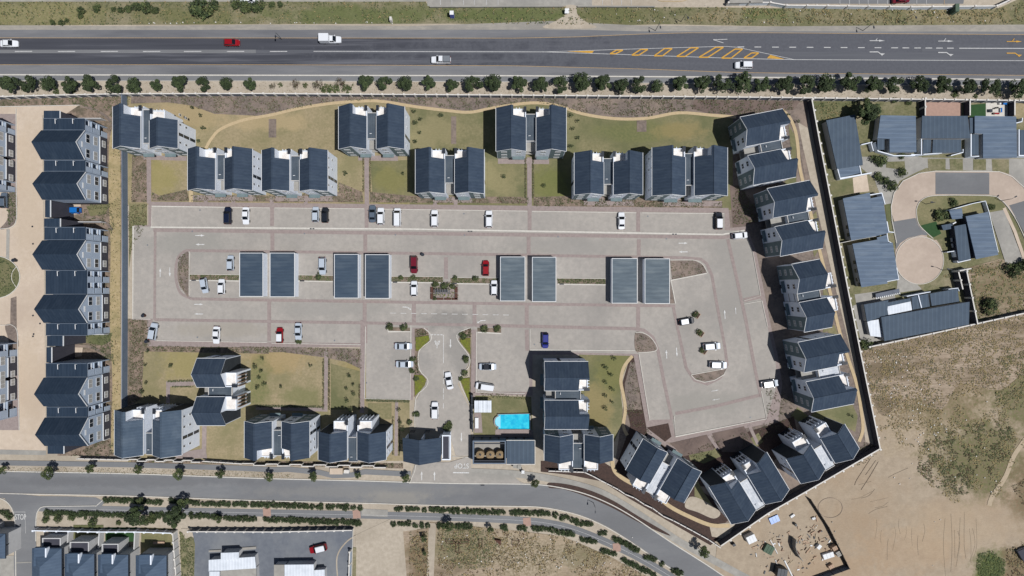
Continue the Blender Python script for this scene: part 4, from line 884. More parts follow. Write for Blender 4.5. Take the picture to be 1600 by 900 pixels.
# bottom-left hip roof houses
def hip_house(label, x0, y0, x1, y1, porch, group='hip roofed houses at the bottom left edge'):
    he = 5.2; ox, oy = G((x0+x1)/2, (y0+y1)/2, he)
    T = thing('hip_roof_house', label, 'house', (ox, oy, 0), 0, group)
    a, b = G(x0, y1, he); c, d = G(x1, y0, he); a -= ox; b -= oy; c -= ox; d -= oy
    hr = he+2.2; rm = (c-a)/2; r0 = (0, d-rm, hr); r1 = (0, b+rm, hr)
    cs = [(a,b,he),(c,b,he),(c,d,he),(a,d,he)]
    for pts in ([cs[2],cs[3],r0],[cs[0],cs[1],r1],[cs[1],cs[2],r0,r1],[cs[3],cs[0],r1,r0]):
        q = MB(); q.prism([(p[0],p[1]) for p in pts], [p[2]-.2 for p in pts], [p[2] for p in pts]); q.build('roof_slope', 'roof_hip', T)
    part_box('wall', 'wall_cream', T, a+.35, b+.35, 0, c-.35, d-.35, he-.21)
    part_box('gutter', 'dark_metal', T, c+.002, b, he-.2, c+.15, d, he-.02)
    # small gable dormer roof and porch
    px0, py0, px1, py1 = porch; h = 3.9
    A, B = G(px0, py1, h); D, E = G(px1, py0, h); A -= ox; B -= oy; D -= ox; E -= oy; B = min(B, d-.4)
    part_box('porch_roof', 'mulch' if False else 'wall_dark', T, A+.25, B, h-.15, D-.25, E-.25, h-.02)
    for q_ in ((A,B,D,B), ):
        pass
    part_box('parapet_wall', 'wall_cream', T, A, B, 0, A+.24, E, h+.25); part_box('parapet_wall', 'wall_cream', T, D-.24, B, 0, D, E, h+.25); part_box('parapet_wall', 'wall_cream', T, A+.24, E-.24, 0, D-.24, E, h+.25)
    part_box('porch_wall', 'wall_cream', T, A+.26, d-.4, 0, D-.26, E-.26, h-.16)
    mx = (a+c)/2-1.0
    q = MB(); q.prism([(mx-1.4, d-4), (mx+1.4, d-4), (mx+1.4, d+.6), (mx-1.4, d+.6)], [he+.2]*4, [he+1.2, he+1.0, he+.75, he+.95]); q.build('dormer_roof', 'roof_hip', T)
    q = MB(); q.box(mx+1.41, d-3.6, he, mx+1.75, d+.5, he+1.05); q.build('dormer_wall', 'wall_white', T)
    add_window(T, (a+c)/2-1.5, d-.3, 4.8, 1.4, 1.1, PI); add_window(T, c-.32, (b+d)/2, 4.2, .6, 1.2, PI/2)
    return T
hip_house('hip roofed house first to the right of the side road with STOP lettering', 50, 857, 96, 925, (67,840,96,856))
hip_house('hip roofed house second from the side road, its garden green', 101, 866, 147, 930, (110,846,140,862))
hip_house('hip roofed house third from the side road, behind bright artificial grass', 153, 867, 200, 930, (160,849,186,866))
hip_house('hip roofed house nearest the gravel yard with a lawn and bench behind', 212, 868, 260, 930, (243,866,256,876))
hip_house('hip roofed house cut by the bottom left corner, left of the side road', -40, 834, 8, 873, (-34,824,-14,833))
slab_house('workshop', 'pale flat roofed building in the gravel yard, left of the red and white car', 'building', [
    ('roof', [(326,875),(398,870),(400,888),(326,893)], 4, 'roof_white'), ('roof', [(345,864),(373,863),(373,874),(345,875)], 4.6, 'roof_white'), ('roof', [(345,892),(400,888),(402,930),(345,930)], 3.6, 'concrete'), ('roof', [(327,893),(343,893),(343,930),(327,930)], 4.4, 'roof_white'),
    ('slab', [(326,860),(345,859),(345,862),(326,863)], .6, 'concrete'), ('slab', [(374,856),(400,854),(400,858),(374,860)], .6, 'concrete')], hs=.65)
slab_house('workshop', 'white ribbed roofed building at the bottom edge below the red and white car', 'building', [
    ('roof', [(444.5,882.5),(490,882),(491,930),(444.5,930)], 4.4, 'roof_white'), ('roof', [(428,882.5),(444,882.5),(444,930),(428,930)], 4.2, 'concrete'), ('roof', [(491,891),(507,890),(509,930),(491,930)], 3.4, 'roof_white')], hs=.65)
# top edge building
slab_house('roadside_building', 'strip of building cut by the top edge right of the middle', 'building', [
    ('roof', [(1140,-20),(1192,-20),(1192,4),(1140,5)], 4, 'concrete')])
# carport garages
def garage(label, x0, x1, y0, y1, m='roof_garage'):
    h = 2.9; ox, oy = G((x0+x1)/2, (y0+y1)/2, h); T = thing('garage', label, 'garage', (ox, oy, 0), 0, 'flat roofed garages in the middle of the car park')
    a, b = G(x0, y1, h); c, d = G(x1, y0, h); a -= ox; c -= ox; b -= oy; d -= oy
    part_box('roof', m, T, a+.13, b+.13, h-.25, c-.13, d-.13, h-.1)
    part_box('wall', 'wall_white', T, a+.05, b+.05, 0, c-.05, d-.05, h-.252)
    part_box('fascia', 'trim_white', T, a, b, h-.35, a+.13, d, h); part_box('fascia', 'trim_white', T, c-.13, b, h-.35, c, d, h)
    part_box('fascia', 'trim_white', T, a+.13, b, h-.35, c-.13, b+.13, h); part_box('fascia', 'trim_white', T, a+.13, d-.13, h-.35, c-.13, d, h)
    L = c-a
    for i in range(2):
        part_box('garage_door', 'concrete', T, a+.3+i*L/2, b-.0, .05, a+L/2-.2+i*L/2, b+.049, 2.2); part_box('garage_door', 'concrete', T, a+.3+i*L/2, d-.049, .05, a+L/2-.2+i*L/2, d, 2.2)
    return T
garage('flat roofed garage leftmost of the eight in the middle of the car park', 374, 411, 395, 463.5)
garage('flat roofed garage second from the left, beside the white car', 421.5, 460.5, 395, 464)
garage('flat roofed garage third from the left, right of the silver car with a dark windscreen', 522, 560, 397, 466)
garage('flat roofed garage fourth from the left, left of the maroon car', 570.5, 608.5, 397.5, 466.5)
garage('flat roofed garage next right of the red car', 781.5, 820.5, 401, 470.5, 'roof_garage_grey')
garage('flat roofed garage sixth from the left, beside the long planted island', 831.5, 869, 401.5, 471.5, 'roof_garage_grey')
garage('flat roofed garage second from the right end of the garage row', 956, 996, 403.5, 474, 'roof_garage_grey')
garage('flat roofed garage rightmost of the row, beside the curved brown planting bed', 1007.5, 1046.5, 404, 474.5, 'roof_garage_grey')
# gatehouse
def gatehouse():
    h = 5.2; ox, oy = G(658, 694, h); T = thing('gatehouse', 'gatehouse with a broad slate gable roof spanning the entrance lane', 'gatehouse', (ox, oy, 0))
    def L(x, y, z): a, b = G(x, y, z); return (a-ox, b-oy)
    rz = 7.4
    for pts, H in (([(629,684),(655,688),(655,727),(630,721)], [h,rz,rz,h]), ([(655,688),(689,684),(689,721),(655,727)], [rz,h,h,rz])):
        q = MB(); W = [L(p[0],p[1],z) for p, z in zip(pts, H)]; q.prism(W, [z-.25 for z in H], H); q.build('roof_slope', 'roof_blue', T)
    q = MB(); A = L(629.5,684,h); B = L(654,684.5,h); C_ = L(688.5,684,h)
    y1 = A[1]-.3; y0 = L(630,721,h)[1]+.3
    for x in (A[0]+.3, B[0]+.6, C_[0]-.6): 
        part_box('wall', 'wall_white', T, x, y0, 0, x+.3, y1, h-.3)
    part_box('office', 'wall_white', T, L(690,0,h)[0], L(0,720,h)[1], 0, L(702,0,4.5)[0], L(0,681,h)[1], 4.2)
    part_box('roof', 'wall_dark', T, L(691,0,h)[0]+.1, L(0,720,h)[1]+.3, 4.201, L(701,0,4.5)[0], L(0,681,h)[1]-.3, 4.3)
    q = MB(); xa, xb, ya, yb = L(690,0,h)[0], L(702,0,4.5)[0]+.02, L(0,720,h)[1]-.02, L(0,681,h)[1]+.02
    q.box(xa,ya,3.9,xb+.35,ya+.3,4.6); q.box(xa,yb-.3,3.9,xb+.35,yb,4.6); q.box(xb+.05,ya+.3,3.9,xb+.35,yb-.3,4.6); q.build('parapet', 'wall_white', T)
    return T
gatehouse()
def utility():
    ox, oy = G(768, 704, 0); T = thing('service_yard', 'walled service yard with a slatted open top beside the exit lane', 'service yard', (ox, oy, 0))
    def L(x, y, z): a, b = G(x, y, z); return (a-ox, b-oy)
    h = 3.4
    (x0, y1), (x1, y0) = L(738.5, 688.5, h), L(790.5, 725, h)
    t = .3
    for a in ((x0,y0,x1,y0+t),(x0,y1-t,x1,y1),(x0,y0+t,x0+t,y1-t),(x1-t,y0+t,x1,y1-t)):
        part_box('wall', 'wall_bluegrey', T, a[0],a[1],0,a[2],a[3],h)
    part_box('floor_slab', 'concrete', T, x0+t, y0+t, 0.1, x1-t, y1-t, .3)
    for y_ in (y0+.7, y1-.9):
        part_box('beam', 'dark_metal', T, x0+t, y_, h-.3, x1-t, y_+.25, h-.05)
    T2 = thing('plant_room', 'grey flat roofed plant room between the water tanks and the street terrace block', 'plant room', (ox, oy, 0))
    (a, d), (c, b) = L(791.5, 688.5, 3.8), L(835.5, 725, 3.8)
    part_box('roof', 'roof_estate_x', T2, a, b, 3.5, c, d, 3.66); part_box('wall', 'wall_bluegrey', T2, a+.2, b+.2, 0, c-.2, d-.2, 3.498)
    q = MB(); q.box(a-.05,d,3.45,c+.1,d+.15,3.8); q.box(c+.001,b,3.45,c+.14,d-.002,3.8); q.box(a-.05,b-.15,3.45,c+.1,b-.001,3.8); q.build('fascia', 'coping', T2)
    for i, x in enumerate((750, 766, 781)):
        gx, gy = G(x, 711, 2.2)
        t_ = thing('water_tank', ('leftmost','middle','rightmost')[i]+' of the three round tan water tanks in the walled service yard', 'water tank', (gx, gy, .3), 0, 'round water tanks')
        q = MB(); r = 1.15; n = 18
        prof = [(r,0),(r,1.75),(r*.93,1.95),(.35,2.2),(.3,2.3),(0.01,2.32)]
        for j in range(len(prof)-1):
            for k in range(n):
                t0 = 2*PI*k/n; t1 = 2*PI*(k+1)/n; (ra, za), (rb, zb) = prof[j], prof[j+1]
                q.face([(ra*math.cos(t0),ra*math.sin(t0),za),(ra*math.cos(t1),ra*math.sin(t1),za),(rb*math.cos(t1),rb*math.sin(t1),zb),(rb*math.cos(t0),rb*math.sin(t0),zb)])
        q.build('tank_shell', 'tank_tan', t_)
        q = MB(); q.tube((.1,.2,2.28),(.1,.2,2.42),.26,n=10); q.build('lid', 'dark_metal', t_)
utility()
# ================= VEHICLES =================
CAR = {
 'hatch': dict(L=4.1, W=1.74, hood=(.62,.9,1.0), base=(-1.98,1.12), top=(-1.5,.42), H=1.48),
 'sedan': dict(L=4.6, W=1.78, hood=(.6,.86,.98), base=(-1.55,1.15), top=(-.95,.32), H=1.44),
 'suv':   dict(L=4.6, W=1.86, hood=(.75,1.05,1.1), base=(-2.2,1.2), top=(-1.85,.45), H=1.7),
 'van':   dict(L=4.9, W=1.88, hood=(.8,1.1,1.15), base=(-2.4,1.75), top=(-2.3,1.0), H=1.98),
 'pickup':dict(L=5.2, W=1.84, hood=(.75,1.0,1.05), base=(-.55,1.3), top=(-.45,.55), H=1.72),
 'box':   dict(L=5.4, W=1.84, hood=(.75,1.0,1.05), base=(-.2,1.45), top=(-.1,.75), H=1.7),
}
def loft(mb, rings):
    b = len(mb.v); n = len(rings[0])
    for r in rings: mb.v += r
    for i in range(len(rings)-1):
        for j in range(n):
            k = (j+1) % n; mb.f.append((b+i*n+j, b+i*n+k, b+(i+1)*n+k, b+(i+1)*n+j)); mb.m.append(mb.mi)
    mb.f.append(tuple(b+j for j in reversed(range(n)))); mb.f.append(tuple(b+(len(rings)-1)*n+j for j in range(n))); mb.m += [mb.mi]*2
CM = {}
def car_meshes(t):
    if t in CM: return CM[t]
    d = CAR[t]; L = d['L']/2; hw = d['W']/2; z0, z1, z2 = d['hood']
    R = []
    st = [(-L,.80,z1*.8),(-L+.12,.93,z1*.97),(-L+.5,.99,z1),(-.2,1.0,z2*.99),(1.0,1.0,z2*.97),(L-.7,.97,z1*.93),(L-.2,.9,z0*1.25),(L,.72,z0)]
    for x, f, zt in st:
        w = hw*f; R.append([(x,-w*.94,.24),(x,-w,.5),(x,-w*.99,zt*.82),(x,-w*.86,zt),(x,w*.86,zt),(x,w*.99,zt*.82),(x,w,.5),(x,w*.94,.24)])
    body = MB(); loft(body, R)
    bm_ = body.mesh('body', 'paint_white')
    for p in bm_.polygons: p.use_smooth = False
    bx0, bx1 = d['base']; tx0, tx1 = d['top']; H = d['H']; zb = z2*.94
    g = MB(); bw = hw*.9; tw = hw*.74
    loft(g, [[(bx0,-bw,zb),(bx1,-bw*.96,zb*.96),(bx1,bw*.96,zb*.96),(bx0,bw,zb)], [(tx0,-tw,H-.05),(tx1,-tw,H-.05),(tx1,tw,H-.05),(tx0,tw,H-.05)]])
    r = MB(); e = .07
    loft(r, [[(tx0-.06,-tw-.05,H-.09),(tx1+.02,-tw-.05,H-.09),(tx1+.02,tw+.05,H-.09),(tx0-.06,tw+.05,H-.09)], [(tx0+.04,-tw+e,H),(tx1-.08,-tw+e,H),(tx1-.08,tw-e,H),(tx0+.04,tw-e,H)]])
    pil = MB()
    for s in (-1, 1):
        pil.tube((tx1,s*tw,H-.06),(bx1-.02,s*bw*.95,zb),.045,n=4); pil.tube((tx0,s*tw,H-.06),(bx0+.02,s*bw*.98,zb),.07,n=4)
        mx = (tx0+tx1)/2-.05; pil.tube((mx,s*(tw+.01),H-.07),(mx+.02,s*(bw+.01),zb),.045,n=4)
    wh = MB(); wh.tube((0,-.11,0),(0,.11,0),.33,n=14); tyre = wh.mesh('tyre','rubber')
    rm = MB(); rm.tube((0,-.12,0),(0,.12,0),.19,n=10); rim = rm.mesh('rim','rim')
    hl_ = MB(); hl_.box(-.14,-.2,-.08,.04,.2,.07); tl = MB(); tl.box(-.04,-.13,-.14,.06,.13,.14)
    mi = MB(); mi.box(-.07,-.1,-.07,.09,.1,.07)
    CM[t] = dict(body=bm_, glass=g.mesh('window_glass','car_glass'), roof=r.mesh('roof','paint_white'), pillars=pil.mesh('pillars','paint_white'), tyre=tyre, rim=rim,
                 head=hl_.mesh('headlight','headlight'), tail=tl.mesh('tail_light','tail_light'), mirror=mi.mesh('mirror','paint_white'))
    if t == 'box':
        q = MB(); q.box(-2.75,-1.0,.75,-.22,1.0,2.35); CM[t]['load'] = q.mesh('cargo_box','paint_white')
    if t == 'pickup':
        q = MB(); loft(q, [[(-2.5,-.86,1.0),(-.62,-.86,1.0),(-.62,.86,1.0),(-2.5,.86,1.0)], [(-2.42,-.76,1.6),(-.66,-.76,1.6),(-.66,.76,1.6),(-2.42,.76,1.6)]]); CM[t]['load'] = q.mesh('canopy','grey_plastic')
    return CM[t]
def car(t, color, px, py, ang, label, roof=None, group='cars parked in the car park', name='car', cat='car'):
    me = car_meshes(t); d = CAR[t]; x, y = G(px, py, .8)
    T = thing(name, label, cat, (x, y, .11), math.radians(ang), group)
    P = M['paint_'+color]; PR = M['paint_'+(roof or color)]
    def add(n, m_, loc=(0,0,0), mt=None, par=None):
        o = bpy.data.objects.new(n, m_); C.objects.link(o); o.parent = par or T; o.location = loc
        if mt: o.material_slots[0].link = 'OBJECT'; o.material_slots[0].material = mt
        return o
    add('body', me['body'], mt=P); add('window_glass', me['glass']); add('roof', me['roof'], mt=PR); add('pillars', me['pillars'], mt=P)
    L = d['L']/2; hw = d['W']/2
    for sx in (-.62, .62):
        for s in (-1, 1):
            w_ = add('wheel', me['tyre'], (sx*L*1.02, s*(hw-.08), .33-.05)); add('rim', me['rim'], par=w_)
    for s in (-1, 1):
        add('headlight', me['head'], (L-.1, s*(hw*.6), d['hood'][0]*.93)); add('tail_light', me['tail'], (-L+.04, s*(hw*.72), d['hood'][1]*.82))
        add('mirror', me['mirror'], (d['base'][1]-.35, s*(hw+.08), d['hood'][2]*1.0), mt=P)
    if 'load' in me: add('load', me['load'], mt=(P if t == 'box' else None))
    return T
G1 = 'vehicles driving on the highway'
car('sedan','white',14,68,0,'white car at the left end of the highway', group=G1)
car('hatch','red',362,66.5,0,'red car on the highway behind the white box pickup', group=G1)
car('box','white',517,62,0,'white pickup with a tall white cargo box on the highway', group=G1, name='pickup_truck', cat='pickup')
car('pickup','white',689,93.5,180,'white double cab pickup with a grey canopy in the lower highway lane', group=G1, name='pickup_truck', cat='pickup')
car('suv','white',1162,102,180,'white car with roof rails beside the yellow hatched island', group=G1)
car('sedan','maroon',1408,-1,4,'dark red car parked at the top edge behind the white wall', group='cars at the top edge')
car('suv','white',389,0,0,'white vehicle cut by the top edge beside dark bushes', group='cars at the top edge')
up = [('suv','navy',356,337,90,'dark navy car leftmost in the upper parking bays'),('sedan','white',384,337,-90,'white car beside the navy car in the upper bays'),
 ('hatch','silver',493,335,90,'silver car next left of the black car in the upper bays'),('hatch','black',508,336,90,'black car beside the silver car in the upper bays'),
 ('sedan','grey',582,334,90,'grey car close against a white car in the upper bays'),('suv','white',595,338,90,'white car between the grey car and the white minibus'),
 ('van','white',621,339.5,90,'white minibus with a long white roof in the upper bays'),('suv','white',679,341.5,90,'white car with black rear glass right of the minibus'),
 ('suv','white',764,342.5,90,'white car alone in the middle of the upper bays'),('sedan','white',971,345,90,'white car alone in the right part of the upper bays'),
 ('suv','black',1123,345,90,'dark car with a white roof at the right end of the upper bays','white'),('hatch','white',1156,368,6,'white car parked sideways at the top right corner of the loop'),
 ('hatch','silver',360,411,90,'silver car above the planted island left of the first garage'),('hatch','silver',319,446,-80,'silver car beside the curved end island'),
 ('hatch','white',346,448,90,'white car below the planted island left of the first garage'),('suv','silver',504,415.5,-90,'silver white car between the second and third garages'),
 ('suv','maroon',647,413.5,-90,'maroon car right of the fourth garage'),('hatch','red',759,419,90,'bright red car left of the fifth garage'),
 ('hatch','white',647,451,90,'white car directly below the maroon car'),('hatch','white',772,450,90,'white car tucked against the fifth garage below the red car'),
 ('suv','silver',239.5,518,80,'silver car at the left end of the lower bays'),('sedan','white',338,523.5,-92,'white car in the lower bays, left of the middle'),
 ('hatch','red',437,524,90,'red car with a white roof in the lower bays','white'),('sedan','silver',466,518,-90,'silver car beside the red car with a white roof'),
 ('sedan','silver',630,541,0,'silver car facing the entrance road, upper of two'),('sedan','silver',632,569,0,'silver car facing the entrance road, lower of two'),
 ('sedan','white',701.5,595,100,'white car driving out on the entrance road'),('suv','white',679.5,641.5,90,'white car at the gatehouse on the entrance road'),
 ('sedan','silver',762,573,0,'silver car with a black roof right of the entrance road','black'),('van','white',757.5,604,172,'white van parked askew above the pool'),
 ('hatch','blue',852,532,-90,'bright blue car alone in its bay'),('hatch','black',1072.5,502,10,'dark car with a white roof in the right loop','white'),
 ('suv','silver',1112,541,4,'silver car with a pale roof in the middle of the right loop'),('suv','silver',1122,570,-2,'silver car nearest the planted half moon in the right loop'),
 ('suv','silver',1203,599.5,8,'silver car half hidden in the shade of the lowest slanted block','white')]
for u in up: car(*u[:6], roof=(u[6] if len(u) > 6 else None))
car('suv','red',497,857,194,'red car with a white roof in the gravel yard', roof='white', group=None)
car('hatch','bright_blue',113.5,328.5,180,'bright blue car between the two upper terraces', group='cars in the left estate')
car('hatch','grey',6,313,90,'grey car in the driveway at the left edge', group='cars in the left estate')
# ================= TREES & PLANTS =================
def leaf_mesh(name, R, H0, H1, n, size, mats, clumps=16, flat=.9, seed=1):
    r = np.random.default_rng(seed); cs = []
    for i in range(clumps):
        a = r.uniform(0, 2*PI); rr = R*math.sqrt(r.uniform(0.05, 1))*.82; z = r.uniform(0, 1)
        zz = H0+(H1-H0)*(.25+.6*z*(1-.55*(rr/R)**2)); cs.append((rr*math.cos(a), rr*math.sin(a), zz, r.uniform(.18,.4)*R))
    cs.append((0,0,H0+(H1-H0)*.6,R*.55)); V = []; F = []; MI = []
    cs = np.array(cs); ids = r.integers(0, len(cs), n)
    d = r.normal(size=(n,3)); d /= np.linalg.norm(d, axis=1)[:,None]
    rad = r.uniform(.55, 1.05, n)**.6
    c = cs[ids]; pos = c[:,:3]+d*(c[:,3]*rad)[:,None]*np.array([1,1,.8])
    nrm = d*.6+r.normal(size=(n,3))*.5+np.array([0,0,.7]); nrm /= np.linalg.norm(nrm, axis=1)[:,None]
    t = np.cross(nrm, r.normal(size=(n,3))); t /= np.linalg.norm(t, axis=1)[:,None]; b = np.cross(nrm, t)
    s = (size*r.uniform(.6,1.3,n))[:,None]; t = t*s; b = b*s*.6
    v = np.stack([pos-t*.5, pos+b*.5, pos+t*.5, pos-b*.5], 1).reshape(-1,3)
    me = bpy.data.meshes.new(name); me.vertices.add(4*n); me.vertices.foreach_set('co', v.ravel())
    me.loops.add(4*n); me.loops.foreach_set('vertex_index', np.arange(4*n)); me.polygons.add(n)
    me.polygons.foreach_set('loop_start', np.arange(n)*4); me.polygons.foreach_set('loop_total', np.full(n,4))
    for m_ in mats: me.materials.append(M[m_])
    cm = r.integers(0, len(mats), len(cs)); mi = np.where(r.uniform(size=n) < .6, cm[ids], r.integers(0, len(mats), n))
    me.polygons.foreach_set('material_index', mi.astype(np.int32)); me.update(); me.validate()
    return me
def trunk_mesh(h, r, R, top):
    q = MB(); q.tube((0,0,0),(0.03,0.02,h),r,r*.7,7)
    for i in range(5):
        a = i*1.26+.4; q.tube((0.03,.02,h*.85),(R*.55*math.cos(a),R*.55*math.sin(a),top),r*.5,r*.15,5)
    return q.mesh('trunk','bark')
TREES = {}
def tree_kind(k, R, H0, H1, n, size, mats, variants=3, tr=.09):
    TREES[k] = [(leaf_mesh('crown', R, H0, H1, n, size, mats, seed=11+i*7+len(k), clumps=15+i*3), trunk_mesh(H0+.5, tr, R, (H0+H1)/2)) for i in range(variants)]
tree_kind('row', 2.05, 1.0, 4.0, 2600, .34, ['leaf_dark','leaf_dark','leaf_mid'], 4)
tree_kind('street', 1.35, 1.6, 4.0, 1100, .28, ['leaf_dark','leaf_mid','leaf_light'], 3)
tree_kind('big', 2.6, 1.8, 6.5, 4200, .4, ['leaf_dark','leaf_mid'], 2, .16)
tree_kind('bare', 1.5, 1.0, 3.2, 420, .22, ['leaf_brown','leaf_grey'], 2)
tree_kind('bush', 1.2, .1, 1.5, 900, .25, ['leaf_mid','leaf_dark','leaf_light'], 3, .05)
tree_kind('hedge', .95, .05, 1.0, 700, .2, ['leaf_dark','leaf_mid'], 3, .04)
tree_kind('sapling', .55, .3, 1.9, 110, .2, ['leaf_dark','leaf_mid'], 4, .03)
tree_kind('low', 1.0, .02, .55, 420, .2, ['leaf_mid','leaf_light'], 2, .02)
cnt = [0]
def tree(kind, px, py, label, cat='tree', sc_=1.0, group=None, name=None, h=None):
    cnt[0] += 1; vs = TREES[kind]; cr, tr = vs[cnt[0] % len(vs)]
    hh = {'row':2.6,'street':2.9,'big':4.2,'bare':2.2,'sapling':.8}.get(kind, .5)*sc_ if h is None else h
    x, y = G(px, py, hh); z = random.uniform(0, 6.28)
    T = thing(name or {'hedge':'hedge_shrub','bush':'bush','low':'low_shrub','sapling':'sapling'}.get(kind,'tree'), label, cat, (x, y, 0), z, group); T.scale = (sc_,)*3
    o = bpy.data.objects.new('crown', cr); C.objects.link(o); o.parent = T
    o = bpy.data.objects.new('trunk', tr); C.objects.link(o); o.parent = T
    return T
ROW = [(11,130,1.05),(41,131,1.05),(74,129,.95),(108,132,1),(139,130,1.05),(177,132,.95),(207,132,.95),(244,133,.75),(279,129,1),(317,131,.8),(353,130.5,.75),(391,131,.75),
 (571,128,.95),(601,129,.85),(634,130,.95),(669,129,.9),(706,133,.85),(740,131,.95),(772,129,1),(810,131,.95),(845,131,1.05),(876,132,.95),(910,128,1.15),(942,130,1),(971,134,.95),(999,132,.95),(1027,135,.75),(1063,131,.95),(1098,130,1.1),(1128,130,1.0),(1161,127,1.15),(1192,132,1.0),
 (1228,131,1.1),(1260,132,1.1),(1292,131,1.1),(1330,128,1.25),(1366,132,1.05),(1398,131,1.0),(1440,131,1.1),(1475,133,1.05),(1514,135,.95),(1549,134,1.0),(1598,136,1.15)]
def words(n):
    a = ['','first','second','third','fourth','fifth','sixth','seventh','eighth','ninth','tenth','eleventh','twelfth','thirteenth','fourteenth','fifteenth','sixteenth','seventeenth','eighteenth','nineteenth']
    t = {2:'twent',3:'thirt',4:'fort',5:'fift',6:'sixt',7:'sevent',8:'eight',9:'ninet'}
    if n >= 100: return ('hundredth' if n == 100 else 'hundred-and-'+words(n-100))
    if n < 20: return a[n]
    return t[n//10]+('ieth' if n % 10 == 0 else 'y-'+a[n % 10])
ordn = ['first','second','third','fourth','fifth','sixth','seventh','eighth','ninth','tenth','eleventh','twelfth','thirteenth','fourteenth','fifteenth','sixteenth','seventeenth','eighteenth','nineteenth','twentieth']
for i, (x, y, s) in enumerate(ROW):
    if i < 12: lab = f'dark round street tree below the highway, {ordn[i]} from the left edge'
    elif i < 32: lab = f'dark round street tree below the highway, {ordn[i-12]} right of the thin bare trees'
    else: lab = f'dark spreading street tree below the highway, {ordn[len(ROW)-1-i]} from the right edge'
    tree('row', x, y, lab, sc_=s*1.08*random.uniform(.94,1.06), group='trees in the sand strip below the highway')
for i, (x, y, s) in enumerate(((425,133,.6),(461,130,.85),(496,130,.95),(531,129,.95))): tree('bare', x, y, f'thin brownish tree in the gap of the highway tree row, {ordn[i]} from the left', sc_=s, group='thin trees in the highway tree row')
for x, y, s in ((437,132,.8),(476,133,.9),(512,137,1.6),(525,138,1.4),(540,138,1.5),(504,139,1.1),(551,133,.4),(87,143,1.1),(114,144,.7),(1495,146,1.3),(1560,147,1.2),(1525,150,.8)):
    lown = globals().get('lown', 0)+1; tree('low', x, y, f'low green bush in the sand under the highway trees, {["smallest of the gap","right of the first thin tree","broad one between thin trees","broad one, middle of its clump","right end of the broad clump","left end of the broad clump","tiny one after the clump","below the third tree from left","below the fourth tree from left","third from the right edge","second from the right edge","low one near the right edge"][lown-1]}', 'bush', s, 'low bushes under the highway trees')
for i, (x, y, s) in enumerate(((1,735,.9),(75,740,1.25),(140,732,.95),(214.5,734,.95),(279,742,1.1),(344,741,.95),(420,746,.95),(489,745,1.0),(559,743,.7),(634,748,.9),(836,755,.9))):
    tree('street', x, y, f'small street tree along the upper side of the lower street, {ordn[i]} from the left', sc_=s, group='trees along the lower street')
tree('big', 211, 806, 'large dark tree over the service path, left of a matching one', sc_=1.05, group='large trees by the hip roofed houses'); tree('big', 273, 808, 'large dark tree over the service path, nearest the gravel yard', sc_=1.05, group='large trees by the hip roofed houses')
tree('street', 284, 786, 'small green tree above the right large tree, in the path hedge', sc_=1.1); tree('street', 341, 811, 'small tree in the path hedge above the gravel yard', sc_=.8)
tree('street', 217, 783, 'small tree above the left large tree, in the path hedge', sc_=.8)
tree('street', 702, 822, 'small round tree at the edge of the scrub field', sc_=1.1); tree('street', 766, 827, 'sparse small tree right of the rusty frames in the scrub field', sc_=.7); tree('street', 662, 842, 'small tree beside the dirt track', sc_=.7); tree('street', 663, 865, 'stunted tree beside the dirt track, lower one', sc_=.5)
tree('street', 1100, 863, 'round tree at the right end of the lower street', sc_=1.2)
tree('big', 1358, 176, 'big dark tree in the garden beside the narrow tilted house', sc_=1.15)
tree('street', 1355, 160, 'light green tree against the highway wall', sc_=1.0)
for x, y, s, l in ((1378,253,1.3,'dark bush left of the small front lawn'),(1366,250,1.1,'dark bush by the corner of the tilted house'),(1408,270,1.1,'spiky bush beside the curving driveway'),(1372,276,1.0,'bush in the row along the driveway, uppermost'),(1381,284,1.1,'bush in the row along the driveway, middle'),(1392,291,1.3,'bush in the row along the driveway, lowest'),(1409,243,.9,'bush below the square blue-grey roof'),(1488,316,1.0,'dark bush on the grassy island'),(1470,336,1.5,'large dark bush at the corner of the island house'),(1550,323,.8,'round dark bush at the right of the grassy island'),(1548,480,1.9,'round dark bush beside the field wall'),(1352,538,1.4,'bright green bush outside the boundary wall corner'),(1600,416,1.8,'dark hedge bush at the right edge above the scrub field'),(1580,423,1.7,'dark hedge bush left of the right edge hedge'),(1397,157,.7,'bush along the highway wall, behind the square house'),(1420,160,.7,'bush along the highway wall, second one')):
    tree('bush', x, y, l, 'bush', s, 'garden bushes of the right estate')
# top verge bushes
for x, y, s, l in ((318,11,2.6,'big dark bush at the top edge of the verge'),(335,8,1.2,'bush right of the biggest verge bush'),(152,14,1.0,'dark bush leftmost in the verge clump'),(128,16,.9,'olive bush at the left of the verge'),(126,25,.7,'small bush below the olive bush'),(200,14,.9,'bush in the verge clump, left'),(212,12,1.1,'bush in the verge clump, middle'),(230,13,1.4,'light green bush in the verge clump'),(243,16,.9,'bush in the verge clump, right'),(190,15,.8,'bush in the verge clump, leftmost low one'),(178,15,.6,'small round bush in the verge'),(83,35,.7,'low round bush beside the highway, left one'),(97,35,.7,'low round bush beside the highway, middle one'),(105,32,.5,'low round bush beside the highway, right one'),(385,9,1.6,'dark bush at the top edge right of the white vehicle'),(403,8,1.6,'dark bush at the top edge, larger of two'),(370,7,1.2,'dark bush at the top edge left of the white vehicle'),(425,8,.8,'small bush right of the dark top edge bushes'),(437,7,.7,'small bush, rightmost of the top edge clump')):
    tree('bush', x, y, l, 'bush', s, 'bushes on the highway verge')
